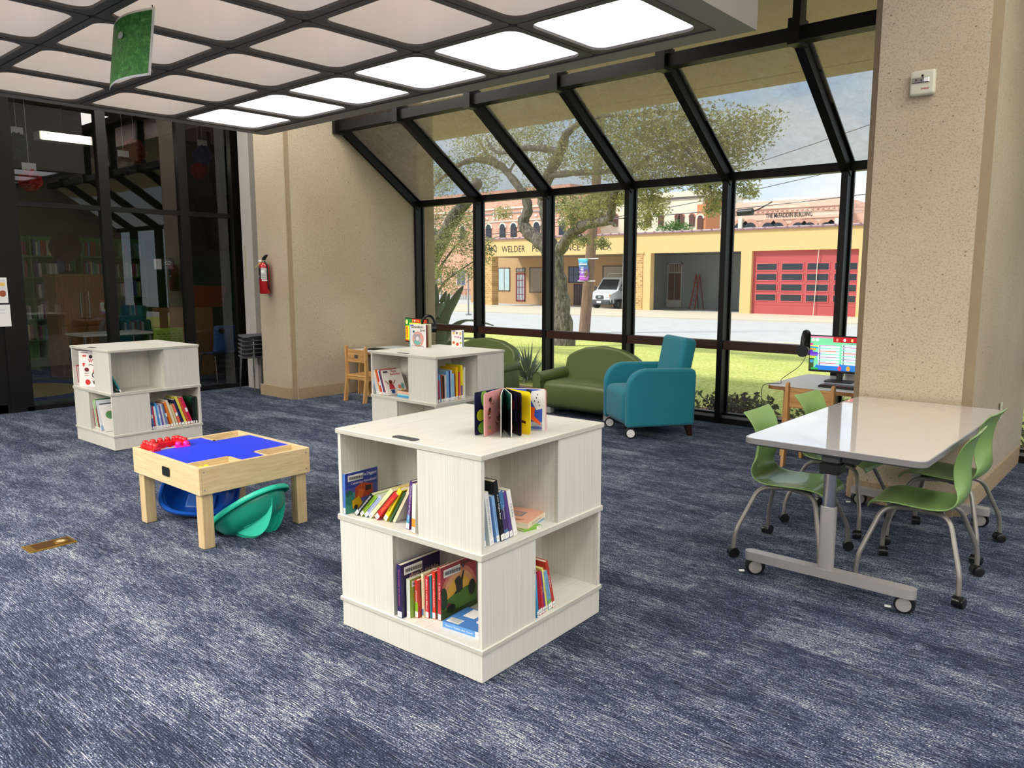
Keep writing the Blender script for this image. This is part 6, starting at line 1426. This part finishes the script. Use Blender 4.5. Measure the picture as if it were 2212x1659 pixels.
for tip, mids, w_ in (((1066, 703, -.1), [(955, 745, .1), (975, 712, .1), (1010, 693, 0)], .085), ((1090, 760, .1), [(960, 755, .2), (990, 735, .3), (1040, 735, .2)], .08), ((1040, 790, -.3), [(965, 770, -.1), (1000, 765, -.2)], .08), ((1010, 800, -.5), [(960, 780, -.3)], .08), ((880, 760, -.4), [(915, 740, -.2)], .08)):
    agave_leaf([c]+[A_(*m_) for m_ in mids]+[A_(*tip)], w_, M_AG2)
so_ = thing('sotol', 'spiky blue-green sotol rosette between the two green loveseats outside', 'plant', (-8.55, 10.2, -.2))
mb = MB(mat((130, 150, 128), .6, var=.15, vs=3))
for i in range(170):
    az = rng.uniform(0, 2*PI); el = rng.uniform(.05, 1.45); L_ = rng.uniform(.5, .78); d = Vector((math.cos(az)*math.cos(el), math.sin(az)*math.cos(el), math.sin(el))); s_ = Vector((-math.sin(az), math.cos(az), 0))*.013
    p0 = d*.05; p1 = d*L_*.6+Vector((0, 0, .02)); p2 = d*L_-Vector((0, 0, .12*math.cos(el)))
    mb.add([tuple(p0-s_), tuple(p0+s_), tuple(p1+s_*.8), tuple(p1-s_*.8), tuple(p2)], [(0, 1, 2, 3), (3, 2, 4)])
mb.obj('leaf_rosette', so_, smooth=0, kind='stuff')
t3 = dup(so_, T(-7.3, 10.6, -.22) @ SC(.8, .8, .8), 'smaller sotol rosette behind the window post right of the larger one')
LP_ = leafm((52, 84, 40), (150, 160, 80)); LP2 = leafm((70, 50, 50), (140, 150, 90))
BED = [(-4.75, 8.5, .30, 0, 'low green shrub outside behind the teal armchair'), (-4.2, 8.7, .22, 1, 'small reddish bed plant right of the armchair outside'), (-3.75, 8.45, .26, 1, 'dark reddish bed plant outside left of the right computer desk'), (-3.1, 8.85, .28, 0, 'bushy green bed plant outside behind the right computer desk'), (-2.7, 8.5, .28, 1, 'mixed bed plant outside under the right desk'), (-.95, 8.5, .30, 1, 'grey-green bed plant outside right of the column'), (-.3, 8.7, .32, 0, 'green bed plant outside at the far right edge'), (-5.6, 8.6, .2, 1, 'small bed plant outside behind the loveseat')]
for x, y, r_, k, lab in BED:
    o = thing('bed_plant', lab, 'plant', (x, y, -.13)); mb = MB((LP_, LP2)[k]); leaves(mb, (0, 0, r_*.7), r_, 420, .045, (1.3, 1, .9)); mb.obj('leaves', o, smooth=0)
    mb = MB(M_BARK)
    for i in range(7): a_ = i*.9; mb.tube([(0, 0, 0), (.3*r_*math.cos(a_), .3*r_*math.sin(a_), r_*.5), (.8*r_*math.cos(a_), .8*r_*math.sin(a_), r_*1.1)], .005, 5)
    mb.obj('stems', o)
# ---------------- far left street furniture
o = thing('railing', 'black metal railing in front of the brick building, far left', 'railing', tuple(PY(975, 655, 58)+Vector((0, 0, 0))))
mb = MB(M_BLACK); W_ = 3.6
for i in range(22): mb.box(W_*i/21-.015, W_*i/21+.015, 0, .03, 0, 1.5)
mb.box(0, W_, 0, .04, 1.45, 1.5); mb.box(0, W_, 0, .04, .15, .2); mb.obj('bars', o)
for px, py, lab in ((1012, 680, 'thin grey sign post left of the annex'), (954, 690, 'short grey post behind the agave')):
    p = PZ(px, py, -.9); mb = MB(M_GREYM); mb.cyl((0, 0, 0), (0, 0, 2.6), .05, seg=8); mb.cyl((0, 0, 0), (0, 0, .06), .2, seg=12); mb.obj('street_post', loc=tuple(p), label=lab, cat='post')
# ================================================================ dark children's room behind the glass
def XQ(px, py, x): return PX_(px, py, x)
o = thing('linear_ceiling_lamp', 'glowing rectangular ceiling lamp behind the dark glass at upper left', 'ceiling light', (-13.2, 3.2, 0))
a = XQ(78, 290, -13.2); b = XQ(183, 313, -13.2); o.location = (-13.2, (a.y+b.y)/2, (a.z+b.z)/2)
L_ = b.y-a.y
mb = MB(M_WHITE); mb.box(-.02, .22, -L_/2-.03, L_/2+.03, -.06, .06); mb.obj('lamp_housing', o)
mb = MB(dome_mat(14, (255, 246, 214), 'room_tube_diffuser')); mb.box(.22, .235, -L_/2, L_/2, -.055, .055); mb.obj('diffuser', o)
MB(M_BLACK).cyl((.1, 0, .06), (.1, 0, ZT-o.location.z), .01, seg=6).obj('stem', o)
# shelving with books modelled to stand in for a reflection in the glass
M_SH = mat((86, 150, 84), .6, var=.05)
def reflected_shelf_unit(y0, w_, label, zs, top):
    o = thing('reflected_bookshelf', label, 'bookcase', (-14.62, y0, 0), group='green bookshelves modelled for the glass reflection')
    mb = MB(M_SH); mb.box(-.28, -.26, 0, w_, 0, top); mb.obj('reflected_back_panel', o)
    for y in (0, w_/2-.01, w_-.02): MB(M_SH).box(-.28, 0, y, y+.02, 0, top).obj('reflected_side_panel', o)
    for z in zs: MB(M_SH).box(-.26, .01, 0.02, w_-.02, z, z+.025).obj('reflected_shelf', o)
    return o
ZS_ = (.15, .5, .85, 1.2, 1.55, 1.9)
reflected_shelf_unit(3.95, 1.35, 'green bookshelf modelled as the glass reflection at far left, beside the wooden cabinet', ZS_, 2.25)
reflected_shelf_unit(5.9-.5, 1.1, 'green bookshelf modelled as the glass reflection in the middle bay', ZS_, 2.25)
first = None
bc_ = ['c8d0c0', '70a070', 'a0584c', 'd0c890', '4c6890', 'e0e0d8', '8c4c60', '60a0a0']
protos = []
for i, c in enumerate(bc_):
    w_, h_ = .03+.006*(i % 3), .22+.012*(i % 5)
    mb = MB(hx(c)); mb.box(0, .16, 0, w_, 0, h_, .002); ob_ = mb.obj('reflected_shelf_book', label='dim book on the green shelves modelled for the glass reflection', cat='book', group='books on the green shelves modelled for the reflection'); protos.append([ob_, False, w_])
rg = random.Random(5)
for (y0, w_) in ((3.97, 1.3), (5.42, 1.06)):
    for z in ZS_[1:]:
        y = y0+.02
        while y < y0+w_-.08:
            if abs(y-(y0+w_/2)) < .06: y += .1
            p = rg.choice(protos); M_ = T(-14.8, y, z+.025)
            if not p[1]: p[0].matrix_world = M_; p[1] = True
            else: q = p[0].copy(); C.objects.link(q); q.matrix_world = M_
            y += p[2]+.004+(.12 if rg.random() < .12 else 0)
for p in protos:
    if not p[1]: bpy.data.objects.remove(p[0])
# wooden cabinet
a = XQ(118, 592, -13.2); b = XQ(232, 590, -13.2)
w_ = b.y-a.y; h_ = a.z
o = thing('storage_cabinet', 'brown wooden cabinet with long metal handles behind the dark glass', 'cabinet', (-13.2, a.y, 0))
M_CAB = grain_mat((150, 104, 66), (120, 80, 50), (3, 40, 4), .5, (.3, .7), 'cabinet_wood')
MB(M_CAB).box(-.5, 0, 0, w_, 0, h_, .004).obj('cabinet_body', o)
for k in range(2):
    for z0, z1 in ((.03, h_*.5-.01), (h_*.5+.01, h_-.02)):
        d_ = MB(M_CAB).box(0, .02, .02+k*w_/2, w_/2-.01+k*w_/2, z0, z1, .003).obj('door', o)
        yy = w_/2+(-.06 if k == 0 else .06); zz = z1-.55 if z0 < .1 else z0+.1
        MB(M_CHROME).tube([(.02, yy, zz), (.05, yy, zz+.02), (.05, yy, zz+.42), (.02, yy, zz+.44)], .008, 6).obj('handle', d_)
o = thing('desk_fan', 'round dark fan on top of the wooden cabinet behind the glass', 'fan', (-13.4, a.y+.25, h_)); mb = MB(M_BLACK); mb.lathe([(.12, 0), (.12, .02), (.03, .05), (.03, .2)], 16); mb.obj('stand', o)
mb = MB(M_BLACK); mb.cyl((0, 0, .42), (-.12, 0, .42), .24, .2, seg=24); mb.obj('housing', o)
mb = MB(mat((58, 56, 54), .5))
for r_ in (.06, .12, .18, .235): mb.tube([(.02, r_*math.cos(k*.4), .42+r_*math.sin(k*.4)) for k in range(17)], .004, 5)
mb.obj('guard', o)
# television
a = XQ(421, 428, -12.4); b = XQ(500, 420, -12.4); c_ = XQ(452, 540, -12.4)
o = thing('television', 'black wall television hanging tilted behind the dark glass', 'television', M=T(-12.4, a.y, a.z) ); d_ = XQ(507, 543, -12.4); MB(mat((6, 6, 7), .25)).add([(0, 0, 0), (0, b.y-a.y, b.z-a.z), (0, d_.y-a.y, d_.z-a.z), (0, c_.y-a.y, c_.z-a.z), (-.08, 0, 0), (-.08, b.y-a.y, b.z-a.z), (-.08, d_.y-a.y, d_.z-a.z), (-.08, c_.y-a.y, c_.z-a.z)], [(0, 3, 2, 1), (4, 5, 6, 7), (0, 1, 5, 4), (1, 2, 6, 5), (2, 3, 7, 6), (3, 0, 4, 7)]).obj('screen', o, smooth=0)
MB(M_BLACK).box(-.6, -.08, .5, .6, -.4, -.3).cyl((-.5, .55, -.3), (-.5, .55, ZT-a.z), .03, seg=8).obj('ceiling_bracket', o)
def pompom(px, py, x, r_, col, label, tag_=True):
    p = XQ(px, py, x); o = thing('tissue_pompom', label, 'paper pompom', tuple(p), group='paper pompoms hung in the dark room')
    mb = MB(hx(col, .9)); rr = random.Random(px)
    for i in range(260):
        d = Vector((rr.gauss(0, 1), rr.gauss(0, 1), rr.gauss(0, 1))).normalized(); q_ = d.orthogonal().normalized(); q_ = (q_*math.cos(i)+d.cross(q_)*math.sin(i)); k = r_*rr.uniform(.9, 1.08)
        mb.quad(tuple(d*k*.2), tuple(d*k*.8+q_*k*.22), tuple(d*k), tuple(d*k*.8-q_*k*.22))
    mb.sph((0, 0, 0), r_*.8, 12, 8); mb.obj('tissue_ball', o, smooth=0)
    MB(M_WHITE).cyl((0, 0, r_), (0, 0, ZT-p.z), .003, seg=5).obj('string', o)
    if tag_: mb = MB(M_WHITE); mb.box(-.002, .002, -.08, .08, r_*.9, r_*.9+.09); mb.obj('card_tag', o)
pompom(65, 390, -11.2, .14, 'd02c2c', 'bright red paper pompom behind the glass at far left'); pompom(38, 315, -12, .17, '1c4830', 'dark green paper pompom with white tag at far left')
pompom(290, 328, -12.4, .19, '8c4428', 'rust brown paper pompom behind the glass', False); pompom(268, 358, -12, .14, '201828', 'black paper pompom below the rust brown one')
pompom(438, 336, -12, .16, '1c3878', 'blue paper pompom with white tag behind the glass'); pompom(430, 370, -12, .13, '8c1820', 'dark red paper pompom below the blue one', False)
# table, boxes, chairs
a = XQ(265, 672, -12.4); o = thing('work_table', 'low table with a pale edge behind the dark glass', 'table', (-12.9, 4.45, 0)); MB(M_WHITE).box(0, .7, 0, 1.05, .70, .73, .004).obj('tabletop', o)
for x in (.05, .65):
    for y in (.05, 1.0): MB(M_CHROME).cyl((x, y, 0), (x, y, .7), .018, seg=10).obj('leg', o)
M_CARD = mat((150, 112, 66), .8, var=.08)
a = XQ(372, 668, -11.9); b = XQ(466, 668, -11.9); o = thing('cardboard_display', 'tall brown cardboard box display behind the glass, beside the blue chair', 'box', (-12.0, a.y, 0)); MB(M_CARD).box(-.6, 0, 0, b.y-a.y, 0, a.z, .004).obj('box_body', o); MB(M_CARD).box(-.004, .004, .02, b.y-a.y-.02, a.z-.2, a.z-.195).obj('flap_line', o)
b2 = XQ(418, 625, -12.3); o = thing('book_stand', 'rust-brown slanted stand on top of the cardboard display', 'stand', (-12.3, b2.y, a.z)); MB(mat((140, 70, 34), .5)).add([(0, 0, 0), (0, .5, 0), (.02, .56, .34), (.02, .0, .36), (-.2, 0, 0), (-.2, .5, 0)], [(0, 1, 2, 3), (5, 4, 3, 2), (4, 0, 3), (1, 5, 2), (0, 4, 5, 1)]).obj('stand_board', o, smooth=0)
for px, lab, cc in ((362, 'small poster card with brown dots standing on the dim table', '7cacc0'), (396, 'small white card standing on the dim table', 'd8c8b0')):
    p = XQ(px, 665, -12.3); mb = MB(hx(cc)); mb.box(0, .01, 0, .2 if px < 370 else .12, 0, .26 if px < 370 else .2); art(mb, cols((0, 1, 0), (0, 0, 1), (1, 0, 0), (.0105, 0, 0)), .2 if px < 370 else .12, .22, [('c', '6c4030', .4, .75, .16, .7), ('c', '8c4c30', .3, .35, .08), ('c', '9c6040', .6, .4, .08)]); mb.obj('table_card', loc=(-12.3, p.y, .73), label=lab, cat='card')
def shell_chair(M, col, label, holes):
    t = thing('shell_chair', label, 'chair', M=M)
    prof = [(.22, .43), (.1, .44), (-.08, .435), (-.17, .47), (-.21, .6), (-.235, .86)]; P = cat(prof, 4); n = len(P)-1
    MB(mat(col, .45, var=.04)).grid(n, 8, lambda u, v: (P[round(u*n)][0]+.05*abs(2*v-1)**2*(1 if u > .6 else 0), (v*2-1)*(.22-.02*abs(u-.5)), P[round(u*n)][1])).obj('seat_shell', t, smooth=80, mods=subsurf(1, .01))
    mb = MB(mat((10, 12, 16), .8) if not holes else mat((70, 100, 20), .6))
    if holes:
        for r_ in range(6):
            for c in range(5): mb.rbox(-.255+.012*r_*-1*0, -.14+.07*c+(.02 if r_ % 2 else 0), .60+.035*r_, .01, .045, .010, .004, 1)
    else: mb.cyl((-.25, .11, .78), (-.22, .11, .78), .045, seg=16)
    mb.obj('slots' if holes else 'hand_hole', t)
    for sx in (-1, 1):
        for sy in (-1, 1): MB(M_CHROME).tube(arcpts([(sx*.05, sy*.17, .42), (sx*.17, sy*.2, .41), (sx*.24, sy*.23, 0)], .05), .009, 8).obj('leg', t)
    return t
p = PZ(486, 832, 0); shell_chair(T(-11.12, 5.98) @ RZ(186), (66, 110, 178), 'blue shell chair with chrome legs behind the dark glass', False)
shell_chair(T(-11.2, 5.17) @ RZ(176), (150, 190, 60), 'lime green perforated chair behind the dark glass', True)
# rug with rings
mb = MB(mat((60, 80, 60), .95)); mb.prism(ell(-12.2, 3.6, 1.4, 1.3, 40), 0, .008); mb.use(mat((40, 60, 120), .95)); mb.prism(ell(-12.2, 3.6, 1.15, 1.05, 40), 0, .009); mb.use(mat((150, 140, 70), .95)); mb.prism(ell(-12.2, 3.6, .85, .75, 40), 0, .010); mb.use(mat((140, 50, 40), .95)); mb.prism(ell(-11.5, 3.1, .5, .4, 30), 0, .011)
mb.obj('round_rug', label='round multicoloured rug on the floor of the dark room', cat='rug')
# papers on the entrance door and a small sign on the glass
p = XQ(6, 628, PX+.06)
mb = MB(M_WHITE); mb.box(0, .003, -.35, 0, -.16, .13); art(mb, cols((0, 1, 0), (0, 0, 1), (1, 0, 0), (.0035, -.33, -.14)), .31, .25, [('r', 'd8d8e0', 0, 1, .5, 1), ('c', '9c5030', .9, .35, .12), ('r', 'e8c060', .6, 1, .7, .85)]); mb.obj('door_notice', loc=(PX+.05, p.y+.05, p.z+.02), label='framed colourful notice on the glass door at the left edge', cat='notice')
mb = MB(M_WHITE); mb.box(0, .003, -.35, 0, -.11, .14); art(mb, cols((0, 1, 0), (0, 0, 1), (1, 0, 0), (.0035, -.33, -.1)), .31, .22, [('r', 'c0c0c8', .1, .9, .8, .84), ('r', 'c0c0c8', .1, .9, .65, .68)]); mb.obj('door_notice', loc=(PX+.05, p.y+.06, p.z-.30), label='plain white sheet on the glass door below the colourful notice', cat='notice')
p = XQ(328, 556, PX-.02); mb = MB(M_BLACK); mb.box(0, .004, 0, .30, -.17, 0); mb.use(mat((210, 210, 214), .6)); mb.box(.004, .006, .02, .12, -.155, -.02); mb.use(mat((60, 66, 64), .6)); mb.box(.004, .006, .14, .28, -.15, -.02); mb.use(M_WHITE); mb.tube([(.007, .21+.05*math.cos(R(k)), -.085+.035*math.sin(R(k))) for k in range(20, 170, 20)], .003, 5); mb.box(.006, .0075, .18, .24, -.09, -.083); mb.obj('glass_sign', loc=(PX-.02, p.y, p.z), label='small two-panel sign stuck on the dark glass', cat='sign')
# ================================================================ light
sc = bpy.context.scene
w = bpy.data.worlds.new('overcast_sky'); sc.world = w; w.use_nodes = True; t = w.node_tree; t.nodes.clear(); L = t.links.new
out = N(t, 'ShaderNodeOutputWorld'); bg = N(t, 'ShaderNodeBackground'); L(bg.outputs[0], out.inputs[0])
tc = N(t, 'ShaderNodeTexCoord'); n = N(t, 'ShaderNodeTexNoise', Scale=2.4, Detail=6, Roughness=.55); L(vecscale(t, tc.outputs['Generated'], (1, 1, 3)), n.inputs['Vector'])
r = ramp(t, [(.36, lin((170, 208, 246))), (.5, lin((222, 236, 250))), (.62, lin((252, 253, 255)))]); L(n.outputs[0], r.inputs[0]); L(r.outputs[0], bg.inputs[0]); bg.inputs[1].default_value = 1.05
su = bpy.data.lights.new('sun', 'SUN'); su.energy = 3.4; su.angle = R(9); su.color = (1, .97, .93); so = bpy.data.objects.new('sun', su); C.objects.link(so)
so.rotation_euler = (R(42), 0, R(-38))
vs_ = sc.view_settings; vs_.view_transform = 'Standard'; vs_.look = 'None'; vs_.exposure = 0.1; vs_.gamma = 1; vs_.use_curve_mapping = False
sc.cycles.max_bounces = 10; sc.cycles.transparent_max_bounces = 16; sc.cycles.sample_clamp_indirect = 6; sc.cycles.caustics_reflective = False; sc.cycles.caustics_refractive = False
